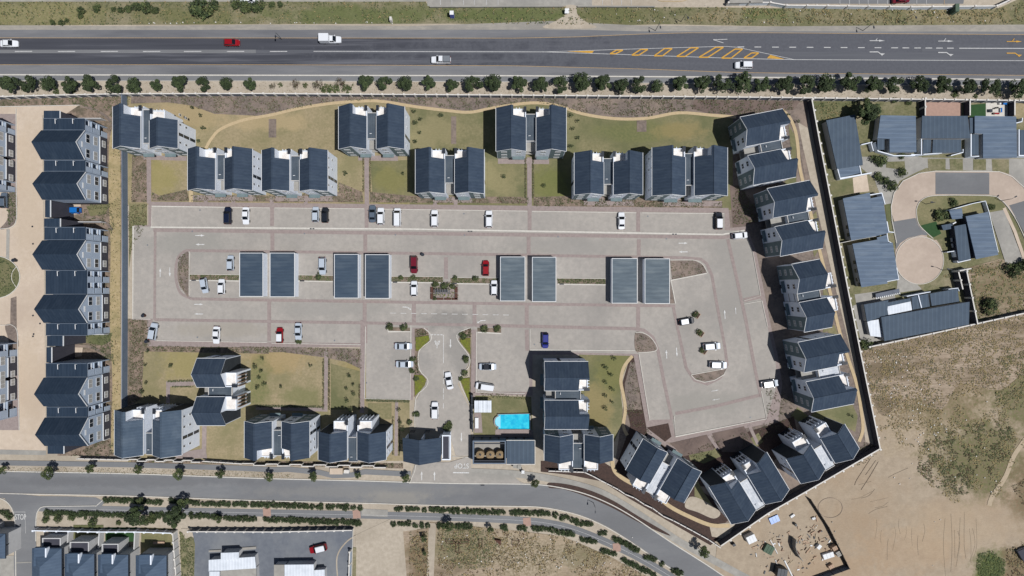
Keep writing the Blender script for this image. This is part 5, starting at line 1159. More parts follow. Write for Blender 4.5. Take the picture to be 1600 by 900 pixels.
# hedges
def run(pts, step, fn):
    seg = [(Vector(a), Vector(b)) for a, b in zip(pts, pts[1:])]
    for a, b in seg:
        n = max(1, round((b-a).length/step))
        for i in range(n): fn(a.lerp(b, (i+.5)/n), (b-a))
HR1 = [[(163,781),(253,785)],[(265,783),(311,786)],[(315,787),(360,788)],[(363,788),(387,788)],[(391,788),(421,789)],[(424,789),(491,792)],[(495,792),(505,792)],[(509,792),(523,793)],[(526,792),(545,793)],[(548,792),(556,793)],[(560,794),(565,795)],[(618,796),(628,796)],[(634,796),(655,796)],[(659,797),(667,797)],[(671,797),(695,797)],[(698,798),(720,798)],[(723,799),(733,799)],[(735,799),(765,800)],[(768,800),(789,801)],[(797,801),(829,801)],[(832,802),(860,803)],[(863,805),(872,805)],[(875,809),(889,809)],[(892,812),(906,817),(925,820)],[(936,832),(948,833)],[(959,841),(981,852),(1000,862)],[(1008,869),(1025,875)],[(1033,882),(1037,882)],[(1050,891),(1066,898)]]
HR2 = [[(70,801),(120,803),(200,805)],[(235,804),(268,806)],[(296,805),(330,807),(345,809)],[(350,810),(400,811)],[(412,812),(450,813),(530,816)],[(534,816),(565,817)],[(612,819),(618,820)],[(622,818),(641,818)],[(645,820),(652,824)],[(656,821),(672,821)],[(684,821),(695,822)],[(712,822),(737,823)],[(783,825),(793,825)],[(808,825),(824,825)],[(830,826),(850,826)],[(851,828),(866,828)],[(868,830),(897,836)],[(907,842),(932,848)],[(940,860),(963,866)],[(972,873),(990,883),(1025,900)],[(1,800),(12,803)],[(13,804),(16,810)]]
hn = [0]
for row, side in ((HR1, 'street side hedge row'), (HR2, 'field side hedge row')):
    hn[0] = 0
    for ri, pts in enumerate(row):
        def f(p, d): hn[0] += 1; tree('hedge', p.x, p.y, f'clipped hedge shrub, {words(hn[0])} from the left in the {side} by the path', 'hedge shrub', random.uniform(.85,1.12), f'clipped shrubs of the {side}')
        run(pts, 6.6, f)
OLV = ((71,810,1),(92,810,1.1),(113,807.5,1),(133,809,.5),(150,808,.6),(240,811,1.3),(228,812,1.2),(146,816,1.2),(185,817,.7))
for x, y, s in OLV:
    olv = globals().get('olv', 0)+1; tree('bush', x, y, f'olive round bush on the sand by the hip roofed houses, {words(sum(1 for b_ in OLV if b_[0] <= x))} from left', 'bush', s*.9, 'bushes on the sand by the hip roofed houses')
# saplings
SAP = [(647,174),(657,186),(649,192),(656,207),(649,221),(892,180),(903,189),(895,201),(903,215),(893,228),(630,271),(788,276),(540,271),(485,571),(439,604),(546,587),(552,601),(541,607),(552,615),(542,626),(548,640),(267,571),(227,570),(228,598),(222,612),(231,548),
 (946,574),(955,585),(946,597),(957,608),(946,618),(957,628),(946,638),(960,560),(410,560),(408,580),(413,600),(402,605),(405,590),(398,573),(690,180),(850,290),(1330,650),(1142,215),(300,168),(313,180),(318,200),(310,220),(1230,180),(1247,190),
 (630,671),(623,640),(625,660),(628,690),(645,690)]
def zone(x, y):
    if y < 240: return 'upper lawns' if x > 400 else 'top left lawn'
    if y < 320: return 'small lawns above the parking bays'
    if x < 260: return 'bed by the blue-grey wall'
    if x < 480: return 'lawn right of the stacked block' if x < 430 else 'large dry lawn'
    if x < 580: return 'narrow lawn between the brick paths'
    if x < 700: return 'strip beside the gatehouse'
    if x < 1000: return 'lawn right of the pool block'
    return 'lawn inside the wall corner'
zc = {}
for x, y in sorted(SAP, key=lambda p: (zone(*p), p[0]+p[1]*.3)):
  zc[zone(x, y)] = zc.get(zone(x, y), 0)+1
  if True: tree('sapling', x, y, f'young sapling in the {zone(x, y)}, {words(zc[zone(x, y)])} counted from the left', 'sapling', random.uniform(.9,1.25), 'young saplings in the lawns')
CP = [(609,510,.9),(631,510,.9),(757,514,.9),(777,514,.9),(655,522,.0),(722,525,.9),(645,560,.7),(644,579,.7),(650,592,.7),(727,561,.9),(726,583,.8),(720,592,.6),(650,648,.8),(640,660,.7),(699,668,1.0),(703,664,.9),(466,533.5,.8),(404,432,.8),(497,431,.8),(680,445,.8),(695,445,.9),(708,447,.7),(679,466,.5),(711,434,.6),(743,434,.7),(646,433,.6),(626,434,.6)]
cpn = 0
for x, y, s in sorted(CP):
    cpn += 1
    if s: tree('bush', x, y, f'dark green bush in a car park or entrance bed, {words(cpn)} from the left', 'bush', s, 'bushes in the car park beds')
for i, (x, y) in enumerate(((1088,492),(1094,521),(1099,548))):
    gx, gy = G(x, y, 0); T = thing('planter_box', ('upper','middle','lower')[i]+' of three square timber planters in the right loop', 'planter', (gx, gy, .06), -.6, 'square planters in the right loop')
    q = MB(); r = .75
    for a in ((-r,-r,r,-r+.1),(-r,r-.1,r,r),(-r,-r+.1,-r+.1,r-.1),(r-.1,-r+.1,r,r-.1)): q.box(a[0],a[1],0,a[2],a[3],.5)
    q.build('box_side', 'timber', T); part_box('soil', 'mulch', T, -r+.1,-r+.1,0,r-.1,r-.1,.4)
    tree('bush', x-2, y-2, ('upper','middle','lower')[i]+' small tree growing from a square planter in the right loop', 'tree', .75, 'small trees in planters', name='planter_tree')

# ---- stuff: tufts scattered over beds ----
def inside(poly, X, Y):
    n = len(poly); r = np.zeros(len(X), bool); j = n-1
    for i in range(n):
        xi, yi = poly[i]; xj, yj = poly[j]
        with np.errstate(divide='ignore', invalid='ignore'):
            c = ((yi > Y) != (yj > Y)) & (X < (xj-xi)*(Y-yi)/(yj-yi+1e-12)+xi)
        r ^= c; j = i
    return r
TOT = [0]
def scatter(name, poly, dens, r0, r1, mats, hh=.45, blades=5, clump=.0, freq=.12):
    """dens: tufts per 100 px^2; radius in metres"""
    xs = [p[0] for p in poly]; ys = [p[1] for p in poly]; x0, x1, y0, y1 = max(min(xs),-40), min(max(xs),1640), max(min(ys),-20), min(max(ys),920)
    r0 *= .5; r1 *= .5; n = int((x1-x0)*(y1-y0)/100*dens*(3.4 if name == 'field_scrub' else 3.2))
    if n < 1: return
    X = RNG.uniform(x0, x1, n); Y = RNG.uniform(y0, y1, n); k = inside(poly, X, Y); X = X[k]; Y = Y[k]
    if clump:
        v = np.array([noise.noise(Vector((a*freq, b*freq, 3.3)))+.5*noise.noise(Vector((a*freq*3, b*freq*3, 9))) for a, b in zip(X, Y)]); k = v > clump-.35; X = X[k]; Y = Y[k]
    n = len(X)
    if not n: return
    gx = (X-800)*S; gy = (450-Y)*S; R = RNG.uniform(r0, r1, n)
    TOT[0] += n*blades; B = blades; a = RNG.uniform(0, 2*PI, (n,B)); rr = R[:,None]*RNG.uniform(.5,1.1,(n,B)); z = R[:,None]*RNG.uniform(.25,1.0,(n,B))*hh; wd = R[:,None]*RNG.uniform(.25,.5,(n,B))
    cx = gx[:,None]+np.cos(a)*rr*.15; cy = gy[:,None]+np.sin(a)*rr*.15
    v = np.empty((n,B,3,3)); ca, sa = np.cos(a), np.sin(a)
    v[:,:,0] = np.stack([cx-sa*wd, cy+ca*wd, np.full_like(a,.23)+z*.6], -1); v[:,:,1] = np.stack([cx+sa*wd, cy-ca*wd, np.full_like(a,.23)+z], -1)
    v[:,:,2] = np.stack([cx+ca*rr, cy+sa*rr, np.full_like(a,.21)+z*.3], -1)
    N = n*B; me = bpy.data.meshes.new(name); me.vertices.add(3*N); me.vertices.foreach_set('co', v.ravel()); me.loops.add(3*N); me.loops.foreach_set('vertex_index', np.arange(3*N))
    me.polygons.add(N); me.polygons.foreach_set('loop_start', np.arange(N)*3); me.polygons.foreach_set('loop_total', np.full(N,3))
    for m_ in mats: me.materials.append(M[m_])
    mi = np.repeat(RNG.integers(0, len(mats), n), B); me.polygons.foreach_set('material_index', mi.astype(np.int32)); me.update()
    o = bpy.data.objects.new(name, me); C.objects.link(o); o['kind'] = 'stuff'
scatter('field_scrub', [(1346,546),(1450,523),(1610,487),(1660,480),(1660,600),(1560,610),(1500,600),(1470,640),(1380,650),(1360,610)], 6, .2, .5, ['leaf_dry','leaf_dry','leaf_grey'], clump=.2, freq=.08)
GR = ['leaf_mid','leaf_grey','leaf_light']; DR = ['leaf_dry','leaf_grey','leaf_mid']
scatter('verge_grass', [(-30,3),(665,3),(672,11),(1130,12),(1200,13),(1560,13),(1600,0),(1640,0),(1640,38),(1200,40),(1040,37),(900,39),(700,36),(400,37),(-30,40)], 5, .2, .55, ['leaf_light','leaf_grey','leaf_mid','leaf_dry'], clump=.3)
scatter('dry_weeds', [(1080,12),(1600,12),(1600,36),(1200,38),(1080,34)], 6, .2, .5, ['leaf_dry','leaf_dry','leaf_grey'], clump=.35)
scatter('bed_plants', [(205,150),(640,151),(1255,158),(1240,172),(1150,180),(1060,174),(1010,183),(910,176),(830,158),(735,173),(600,156),(520,159),(425,177),(335,177),(262,158)], 14, .15, .42, ['leaf_grey','leaf_mid','leaf_brown','leaf_grey'], clump=.25)
scatter('bed_plants', [(-20,150),(190,149),(204,152),(190,205),(176,195),(168,182),(125,163),(-20,166)], 12, .15, .45, GR, clump=.3)
scatter('bed_plants', [(125,166),(200,165),(190,300),(188,700),(172,700),(172,200),(150,180)], 5, .12, .35, ['leaf_grey','leaf_dry','leaf_brown','leaf_mid'], clump=.3)
scatter('bed_plants', [(135,318),(172,318),(180,350),(176,365),(160,350),(130,340)], 14, .15, .4, GR, clump=.2)
scatter('bed_plants', [(135,524),(176,520),(180,570),(165,560),(140,540)], 14, .15, .45, GR, clump=.2)
scatter('bed_plants', [(120,706),(178,680),(178,712),(110,712)], 14, .15, .45, ['leaf_mid','leaf_brown','leaf_grey'], clump=.3)
for p in ([(207,243),(230,243),(230,316),(206,316)], [(238,300),(250,306),(292,296),(296,314),(238,314)], [(296,305),(420,306),(420,315),(300,315)], [(420,306),(520,300),(530,285),(566,300),(568,316),(420,316)], [(578,300),(640,308),(826,308),(826,319),(578,317)], [(834,308),(900,308),(1128,315),(1128,325),(834,322)],
          [(203,498),(232,500),(236,540),(420,543),(420,552),(225,548),(222,620),(203,640)], [(380,541),(565,545),(565,577),(540,565),(505,556),(440,550),(380,552)], [(200,320),(230,320),(230,350),(203,400)],
          [(740,613),(822,617),(826,624),(742,620)], [(1145,290),(1160,292),(1195,345),(1145,352)], [(208,716),(630,724),(630,731),(208,721)], [(278,398),(296,397),(296,458),(282,452)]):
    scatter('bed_plants', p, 16, .13, .4, ['leaf_grey','leaf_mid','leaf_brown','leaf_light'], clump=.15)
for p in ([(985,566),(992,566),(1010,668),(1040,700),(985,660),(978,640)], [(1060,715),(1106,692),(1120,700),(1118,712),(1080,722)], [(1115,690),(1165,672),(1180,700),(1130,708)], [(1175,664),(1240,652),(1236,668),(1190,690)], [(1350,690),(1382,700),(1335,735),(1320,720)], [(1195,600),(1240,620),(1236,650),(1198,652)], [(1047,407),(1085,407),(1098,414),(1104,426),(1050,438)], [(992,520),(1018,530),(1025,546),(993,548)], [(1080,587),(1134,576),(1116,593),(1088,594)]):
    scatter('bed_plants', p, 12, .12, .34, ['leaf_brown','leaf_grey','leaf_mid'], clump=.3)
for x0, x1, y in ((297,374,431),(466,521,432),(611,692,434),(704,778,436),(871,946,437)): scatter('bed_plants', [(x0,y-1.5),(x1,y-1),(x1,y+6.5),(x0,y+6)], 25, .2, .5, GR, clump=.1)
scatter('bed_plants', [(674,441),(716,441),(716,468),(674,468)], 10, .2, .45, ['leaf_light','leaf_yellow','leaf_mid'])
for p in ([(650,527),(670,524),(671,531),(654,548),(650,548)],[(648,586),(660,586),(666,593),(664,602),(649,618)],[(735,528),(720,529),(719,534),(735,553)],[(734,590),(719,592),(734,630)]): scatter('flowers', p, 30, .2, .45, ['leaf_yellow','leaf_mid','leaf_light'])
for p in ([(648,514),(662,513),(670,521),(655,527)],[(736,513),(722,517),(720,528),(736,526)],[(648,558),(654,555),(654,582),(648,584)]): scatter('bed_plants', p, 20, .2, .45, ['leaf_brown','leaf_mid','leaf_dark'])
for a, b in ((505,512),(402,407),(413,418)):
    pass
for (x, ya, yb) in ((505.5,560,640),(514.5,560,640),(568,240,300),(578.5,240,300),(821,245,310),(833,248,310),(614,650,710),(624,650,712),(562,600,640)):
    scatter('path_edging', [(x-1.3,ya),(x+1.3,ya),(x+1.3,yb),(x-1.3,yb)], 60, .15, .32, ['leaf_grey','leaf_mid','leaf_brown'])
for p in ([(400,632),(505,634),(505,637),(400,636)],[(263,594),(303,593),(303,596),(263,597)],[(269,603),(303,603),(303,605),(269,605)],[(572,622),(640,625),(640,629),(572,627)]): scatter('path_edging', p, 60, .15, .35, ['leaf_mid','leaf_grey'])
FLD = [(1350,548),(1450,524),(1620,488),(1640,640),(1600,700),(1560,775),(1490,785),(1440,750),(1430,700),(1380,690),(1362,620)]
scatter('field_scrub', FLD, 7, .15, .5, ['leaf_dry','leaf_grey','leaf_dry'], clump=.35, freq=.05)
scatter('field_scrub', [(1440,690),(1500,665),(1575,655),(1590,690),(1555,740),(1500,778),(1460,760),(1432,735)], 14, .2, .5, ['leaf_grey','leaf_light','leaf_brown','leaf_mid'], clump=.35, freq=.06)
scatter('field_scrub', [(1555,560),(1640,540),(1640,660),(1600,640),(1555,640)], 12, .2, .5, ['leaf_grey','leaf_light','leaf_dry'], clump=.35, freq=.06)
scatter('field_scrub', [(1580,760),(1640,720),(1640,820),(1610,810)], 12, .2, .5, ['leaf_grey','leaf_brown'], clump=.3)
scatter('field_scrub', [(1528,865),(1550,860),(1570,875),(1568,900),(1540,915),(1524,890)], 20, .2, .5, ['leaf_light','leaf_mid'])
scatter('field_scrub', [(1470,432),(1560,407),(1600,412),(1640,410),(1640,480),(1530,497),(1515,440)], 10, .2, .55, ['leaf_dry','leaf_grey','leaf_light'], clump=.25)
scatter('field_scrub', [(1570,860),(1600,845),(1620,900),(1575,905)], 14, .2, .5, ['leaf_grey','leaf_dry','leaf_brown'], clump=.2)
scatter('field_scrub', [(640,830),(668,830),(672,920),(640,920)], 14, .2, .5, ['leaf_grey','leaf_dry','leaf_brown'], clump=.2)
scatter('field_scrub', [(684,818),(800,828),(880,838),(950,868),(1010,900),(1060,930),(684,930)], 9, .15, .5, ['leaf_dry','leaf_dry','leaf_grey','leaf_brown'], clump=.3, freq=.06)
scatter('verge_grass', [(690,822),(765,828),(778,850),(760,885),(720,890),(692,860)], 8, .2, .45, GR, clump=.2)
scatter('verge_grass', [(1266,160),(1338,160),(1336,184),(1272,192)], 9, .2, .45, ['leaf_light','leaf_dry','leaf_mid'], clump=.25)
scatter('verge_grass', [(281,830),(303,842),(304,905),(284,905)], 12, .2, .5, GR, clump=.2)
scatter('island_plants', [(x, y) for x, y in ell(-8,433,35,30)], 10, .3, .7, ['leaf_mid','leaf_light','leaf_dark'], clump=.1)
scatter('bed_plants', [(15,296),(26,298),(26,342),(14,354),(12,330)], 14, .2, .5, GR)
scatter('verge_grass', [(-30,758),(640,758),(640,764),(-30,764)], .01, .1, .2, GR)
for a, b, y0, y1 in ((-20,640,730,740),): scatter('strip_plants', [(-20,729),(200,732),(420,737),(460,741),(460,747),(200,740),(-20,737)], 10, .1, .28, ['leaf_dry','leaf_grey'])
scatter('dry_grass', [(-20,128),(400,129),(800,130),(1200,134),(1600,138),(1600,156),(1200,151),(800,148),(400,145),(-20,148)], 3, .1, .3, ['leaf_dry','leaf_grey'], clump=.2)
# ================= WALLS, FENCES, SMALL THINGS =================
def wall(label, pts, h, th=.2, step=17, wallm='fence_wall', pill='coping', name='boundary_wall', base_h=0, capw=.1, cat='boundary wall', pil=.45, pillars=True, poff=0.0):
    """pts in px on the ground"""
    W = [Vector(G(p[0], p[1], base_h)) for p in pts]; T = thing(name, label, cat, (W[0].x, W[0].y, 0)); O = W[0].copy()
    cache = {}
    for a, b in zip(W, W[1:]):
        L = (b-a).length; n = max(1, round(L/(step*S))); d = (b-a)/n; ang = math.atan2(d.y, d.x); l = d.length
        key = round(l, 3)
        if key not in cache:
            q = MB(); q.box(0,-th/2,0,l,th/2,h); c = MB(); c.box(0,-th/2-capw/2,h+.001,l,th/2+capw/2,h+.09)
            p = MB(); p.box(-pil/2,-pil/2+poff,0,pil/2,pil/2+poff,h+(.28 if not poff else .12))
            cache[key] = (q.mesh('wall_panel', wallm), c.mesh('coping', pill), p.mesh('pillar', pill))
        for i in range(n):
            p0 = a+d*i-O
            for nm, m_ in (('wall_panel', cache[key][0]), ('coping', cache[key][1])):
                o = bpy.data.objects.new(nm, m_); C.objects.link(o); o.parent = T; o.location = (p0.x, p0.y, 0); o.rotation_euler = (0,0,ang)
            if pillars:
                o = bpy.data.objects.new('pillar', cache[key][2]); C.objects.link(o); o.parent = T; o.location = (p0.x, p0.y, 0); o.rotation_euler = (0,0,ang)
    return T
HW = [(-60,155.5),(0,155),(95,152.5),(190,150.5),(400,150),(800,152.5),(1200,156),(1600,161),(1680,162)]
wall('long pale capped boundary wall with pillars running below the highway trees', HW, 1.9, .16)
wall('dark boundary wall between the slanted apartment row and the right estate', [(1261,160),(1273.5,228),(1295,340),(1316,450),(1335.5,548),(1366,697)], 2.4, .2, 17, 'wall_dark', poff=.28)
wall('dark boundary wall between the diagonal blocks and the dirt yard', [(1366,697),(1280,747),(1193.7,796.5),(1121,846.6)], 2.4, .2, 17, 'wall_dark', poff=.28)
wall('blue-grey wall running top to bottom between the terraces and the car park complex', [(198.5,150.5),(199.5,400),(198.5,690)], 2.0, .2, 17, 'wall_bluegrey', 'wall_bluegrey', capw=.02, pillars=False)
wall('pale wall along the top of the dirt field below the long low house', [(1352,541),(1450,520),(1527,503),(1595,488),(1680,470)], 1.8, .2, 19)
wall('garden wall between the pink patio and its left neighbour', [(1437,158),(1437,184)], 2.0, .2, 17, 'wall_dark'); wall('garden wall right of the pink patio', [(1506,160),(1506,184)], 2.0, .2, 17, 'wall_dark'); wall('garden wall right of the white patio', [(1575,161),(1575,184)], 2.0, .2, 17, 'wall_dark')
wall('dark garden wall ending at the field corner of the long low house', [(1499,424),(1516,506)], 2.4, .2, 19, 'wall_dark'); wall('short dark garden wall beside the turning circle lawn', [(1487,424),(1494,452)], 2.2, .2, 19, 'wall_dark'); wall('low white wall joining the two dark garden walls', [(1487,424),(1507,420)], 2.2, .2, 19, 'wall_white')
wall('white wall with pillars along the top edge parking lot', [(1135,8.5),(1200,8),(1225,12.5),(1352,14)], 1.4, .2, 30, 'wall_white'); wall('white wall with pillars at the right of the top edge parking lot', [(1352,14),(1418,15),(1550,13.5),(1575,2),(1610,-14)], 1.4, .2, 30, 'wall_white')
wall('low wall edging the left part of the top parking area', [(672,12),(880,11.5)], .6, .2, 40, 'concrete', 'concrete', pillars=False); wall('low wall edging the right part of the top parking area', [(902,11.5),(1022,12)], .6, .2, 40, 'concrete', 'concrete', pillars=False)
def zig(x0, x1, y, dy, n, base=0, sy=0):
    P = []
    for i in range(n):
        yy = y+sy*i/n+(dy if i % 2 else 0); P += [(x0+(x1-x0)*i/n+.3, yy), (x0+(x1-x0)*(i+1)/n-.3, yy)]
    return P
FM = 'coping'
def palisade(label, pts, h=1.5): 
    return wall(label, pts, h, .12, 12, 'fence_wall', 'coping', 'street_fence', cat='fence', pil=.2, capw=.12)
palisade('stepped pale fence along the street below the bottom left blocks', [(128,714),(207,716)]+zig(207,318,715,2.6,8,sy=2))
palisade('stepped pale fence along the street left of the gatehouse', zig(382,605,721.5,2.6,12,sy=4))
palisade('short fence along the street below the brick path', [(322,718),(382,722)])
palisade('stepped pale fence right of the street terrace block', [(857,733),(912,735),(925,741),(938,748)]+[(965,762),(975,769),(990,775),(1005,785),(1018,791),(1034,803),(1050,810)])
palisade('pale fence at the right end of the mulch bed by the street', [(1050,810),(1080,826),(1105,840),(1123,852)])
wall('white garden wall of the hip roofed houses facing the service path', [(60,825),(115,826),(160,827),(217,827),(276,829)], 1.6, .15, 16, 'wall_cream', 'wall_white')
for x, l in ((115,'first'),(163,'second'),(218,'third')): wall(f'cream wall dividing the hip roofed house gardens, {l} from the side road', [(x,828),(x-2,862)], 1.8, .2, 20, 'wall_cream', 'wall_cream', pillars=False)
wall('pale panelled wall left of the gravel yard', [(277,829),(284,920)], 2.0, .15, 14, 'wall_cream')
wall('dark boundary wall with pale coping along the top of the gravel yard', [(300,826),(430,826.5),(553,824)], 1.8, .15, 14, 'fence_wall')
wall('short pale wall at the right edge of the gravel yard', [(549,858),(547,920)], 1.6, .2, 20, 'wall_pale')
wall('long dark wall shading the left of the pool garden', [(738,616),(739,672)], 1.8, .15, 14, 'wall_bluegrey', 'dark_metal', cat='garden wall')
wall('wall between the pool garden and the service yard', [(740,684),(832,684)], 1.8, .15, 14, 'wall_bluegrey', 'dark_metal', cat='garden wall')
# pool
px0, py0, px1, py1 = 779, 646, 827, 670
ox, oy = G(803, 658); PT = thing('swimming_pool', 'bright turquoise swimming pool with a rounded left end beside the stacked block', 'swimming pool', (ox, oy, 0))
mw = mat('pool_water', (34,196,228), (70,216,240), 1.6, (22,165,214), .6, rough=.05, spec=.5, bump=.15, bs=2)
def loc(pts): return [(G(*p)[0]-ox, G(*p)[1]-oy) for p in pts]
rim_ = [(779,647),(827.5,646),(828,670),(779,670),(779,666)]+[(779-5.5*math.sin(PI*t/8), 658+8*math.cos(PI*t/8)) for t in range(1,8)]+[(779,650)]
q = MB(); q.prism(loc(rim_), .1, .26); q.build('water', 'pool_water', PT)
c_ = Vector((803,658)); out_ = [tuple(c_+(Vector(p)-c_)*1.07) for p in rim_]
q = MB(); A_ = loc(rim_); B_ = loc(out_)
for i in range(len(A_)):
    j = (i+1) % len(A_); q.prism([A_[i], A_[j], B_[j], B_[i]], 0, .62)
q.build('coping', 'paver_dark', PT)
q = MB(); q.prism(loc([(778,651),(782,648),(782,669),(778,666)]+[(778-4*math.sin(PI*t/6), 658+7*math.cos(PI*t/6)) for t in range(1,6)]), .2, .28); q.build('step', mat('pool_step', (150,225,245), rough=.2), PT)
sheet('pool_deck', 'paver_pink', [(774,671),(832,671),(834,683),(774,682)], 6); sheet('pool_path', 'paver_pink', [(741,645),(752,645),(754,676),(741,676)], 6)
ox, oy = G(754.5, 635, 2.6); T = thing('pergola', 'white square shade roof of four panels above the pool garden', 'shade roof', (ox, oy, 0))
a, b = G(741, 644.5, 2.6); c, d = G(768, 626, 2.6)
for i in range(4):
    x0 = a-ox+(c-a)*i/4; part_box('roof_panel', 'roof_white', T, x0+.03, b-oy, 2.5, x0+(c-a)/4-.03, d-oy, 2.6)
for x in (a-ox+.1, c-ox-.2):
    for y in (b-oy+.1, d-oy-.2): part_box('post', 'trim_white', T, x, y, 0, x+.12, y+.12, 2.499)
ox, oy = G(745, 661, .5); T = thing('pool_bench', 'pale long bench on the paved strip left of the pool', 'bench', (ox, oy, .08)); part_box('seat', 'trim_white', T, -.45,-1.4,.4,.45,1.4,.5); part_box('leg','concrete',T,-.35,-1.2,0,.35,-1.0,.399); part_box('leg','concrete',T,-.35,1.0,0,.35,1.2,.399)
# courtyard structure in the island
ox, oy = G(692, 456, 2); T = thing('courtyard_pergola', 'small grey slatted pergola amid low planting between the garages', 'pergola', (ox, oy, .1))
for i in range(9): part_box('slat', 'pole_metal', T, -2+i*.45,-.6,2.2,-1.75+i*.45,.6,2.3)
for x in (-2,1.7):
    for y in (-.6,.5): part_box('post','dark_metal',T,x,y,0,x+.1,y+.1,2.199)
for i, (x0,y0,x1,y1) in enumerate(((674,451,675.5,468),(713,451,714.5,468),(676,441,712,442))):
    pass
for i, (x, y, w_, d_) in enumerate(((675,453,.3,1.3),(675,463,.3,1.3),(713,453,.3,1.3),(713,463,.3,1.3),(688,467,1.3,.3),(700,467,1.3,.3),(711,467,1.0,.3))):
    gx, gy = G(x, y); o = MB(); o.box(-w_/2-.2,-d_/2-.1,.1,w_/2+.2,d_/2+.1,.5); o.build('seat_wall', 'rust', None, loc=(gx, gy, 0), label='low brick red seat wall round the central courtyard bed', cat='bench', group='seat walls round the courtyard bed')
# lamp posts
def lamp(px, py, label, ang, h=7, group='street lamps'):
    gx, gy = G(px, py); T = thing('street_lamp', label, 'street lamp', (gx, gy, 0), math.radians(ang), group)
    q = MB(); q.tube((0,0,0),(0,0,h),.09,.06,8); q.build('pole','pole_metal',T); q = MB(); q.tube((0,0,h-.05),(.9,0,h+.15),.045,n=6); q.build('arm','pole_metal',T)
    q = MB(); q.box(.8,-.14,h+.05,1.4,.14,h+.22); q.build('lamp_head','dark_metal',T)
for l in ((1064,34,'pale lamp post on the verge above the start of the hatched island',-60),(1024,48,'dark lamp post on the gravel margin left of the hatched island',-80),(1410,34,'pale lamp post on the verge right of the lane dashes',-60),(1348,48,'dark lamp post on the gravel margin above the lane dashes',-80),(441,62,'thin lamp post at the highway edge above the left lane dashes',-90)): lamp(*l, h=4.2)
for l in ((1446,319,'lamp post at the left curve of the grassy island',180),(1562,314,'lamp post at the right curve of the grassy island',30),(1471,422,'lamp post on the edge of the turning circle',170),(927,785,'lamp post at the upper kerb of the curved street',-90),(622,845,'lamp post missing',0)): 
    if 'missing' not in l[2]: lamp(*l, h=3.6)
# litter bins / signs / utility boxes
def bin_(px, py, label, m, name='bin', cat='bin', s=.45, h=1.1):
    gx, gy = G(px, py); T = thing(name, label, cat, (gx, gy, .05)); q = MB(); q.tube((0,0,0),(0,0,h),s*.85,s,10); q.build('body', m, T); q = MB(); q.tube((0,0,h),(0,0,h+.12),s*1.05,s*.8,10); q.build('lid','dark_metal',T)
for a in ((661,398,'small dark bin beside the maroon car','dark_metal'),(227,493,'small red bin left of the lower bays','rust'),(232,533,'dark drum beside the silver car at the lower left','dark_metal'),(26,407,'dark round bin beside the round island','dark_metal'),(174,478-0,'','')): 
    if a[2]: bin_(*a)
gx, gy = G(174, 478); 
def sign(px, py, label, w_, h_, m):
    gx, gy = G(px, py); T = thing('signboard', label, 'sign', (gx, gy, 0)); part_box('post','pole_metal',T,-w_/2,-.05,0,-w_/2+.1,.05,1.6); part_box('post','pole_metal',T,w_/2-.1,-.05,0,w_/2,.05,1.6); q = MB(); q.prism([(-w_/2,-.5),(w_/2,-.5),(w_/2,.5),(-w_/2,.5)],[1.0,1.0,1.6,1.6],[1.1,1.1,1.7,1.7]); q.build('board', m, T)
sign(885,21,'white board at the mouth of the sandy driveway',1.1,.8,'trim_white')
gx, gy = G(707, 26); T = thing('portable_toilet', 'small blue cabin on the grass verge', 'cabin', (gx, gy, 0)); part_box('cabin', mat('blue_plastic',(92,104,176)), T, -.5,-.5,0,.5,.5,2.1); part_box('roof','trim_white',T,-.52,-.52,2.101,.52,.52,2.2)
gx, gy = G(612, 33); T = thing('marker_stone', 'pale upright marker on the verge beside the highway', 'marker', (gx, gy, 0)); part_box('stone','coping',T,-.3,-.5,0,.3,.5,1.5); part_box('cap','coping',T,-.25,-.45,1.501,.25,.45,1.65)
gx, gy = G(1486, 18); T = thing('utility_cabinet', 'green utility cabinet in front of the white top wall', 'cabinet', (gx, gy, 0)); part_box('cabinet', mat('cabinet_green',(86,104,88)), T, -.5,-1,0,.5,1,2.2); part_box('door','cabinet_green',T,-.4,-1.03,.1,.4,-1.001,2.1)
gx, gy = G(527.5, 734); T = thing('utility_cabinet', 'cream utility enclosure by the lower street pavement', 'cabinet', (gx, gy, 0)); part_box('cabinet', 'path_tan', T, -1.6,-.7,0,1.6,.7,1.2); part_box('lid','beige_pave',T,-1.7,-.8,1.201,1.7,.8,1.3)
gx, gy = G(543, 735); T = thing('utility_cabinet', 'small white meter box beside the cream enclosure', 'cabinet', (gx, gy, 0)); part_box('cabinet', 'trim_white', T, -.6,-.4,0,.6,.4,1.0); part_box('lid','coping',T,-.65,-.45,1.001,.65,.45,1.08)
for i, (x, y) in enumerate(((805,726),(811,727.5))):
    gx, gy = G(x, y); T = thing('waste_container', ('left','right')[i]+' grey container below the plant room', 'container', (gx, gy, .05)); part_box('body','fence_wall',T,-.55,-.5,0,.55,.5,1.1); part_box('lid','concrete',T,-.58,-.53,1.101,.58,.53,1.2)
gx, gy = G(817, 735); sign(817,735,'white notice board at the corner of the exit pavement',.8,.6,'trim_white')
# gate booms and gate frames
for i, (x, y) in enumerate(((646,672),(669,672))):
    gx, gy = G(x, y); T = thing('gate_frame', ('left','right')[i]+' dark metal gate frame on the car park side of the gatehouse', 'gate', (gx, gy, .1))
    part_box('post','dark_metal',T,-.6,-.1,0,-.5,.1,2.4); part_box('post','dark_metal',T,.5,-.1,0,.6,.1,2.4)
    for z in (.3,.9,1.5,2.2): part_box('rail','dark_metal',T,-.499,-.03,z,.499,.03,z+.08)
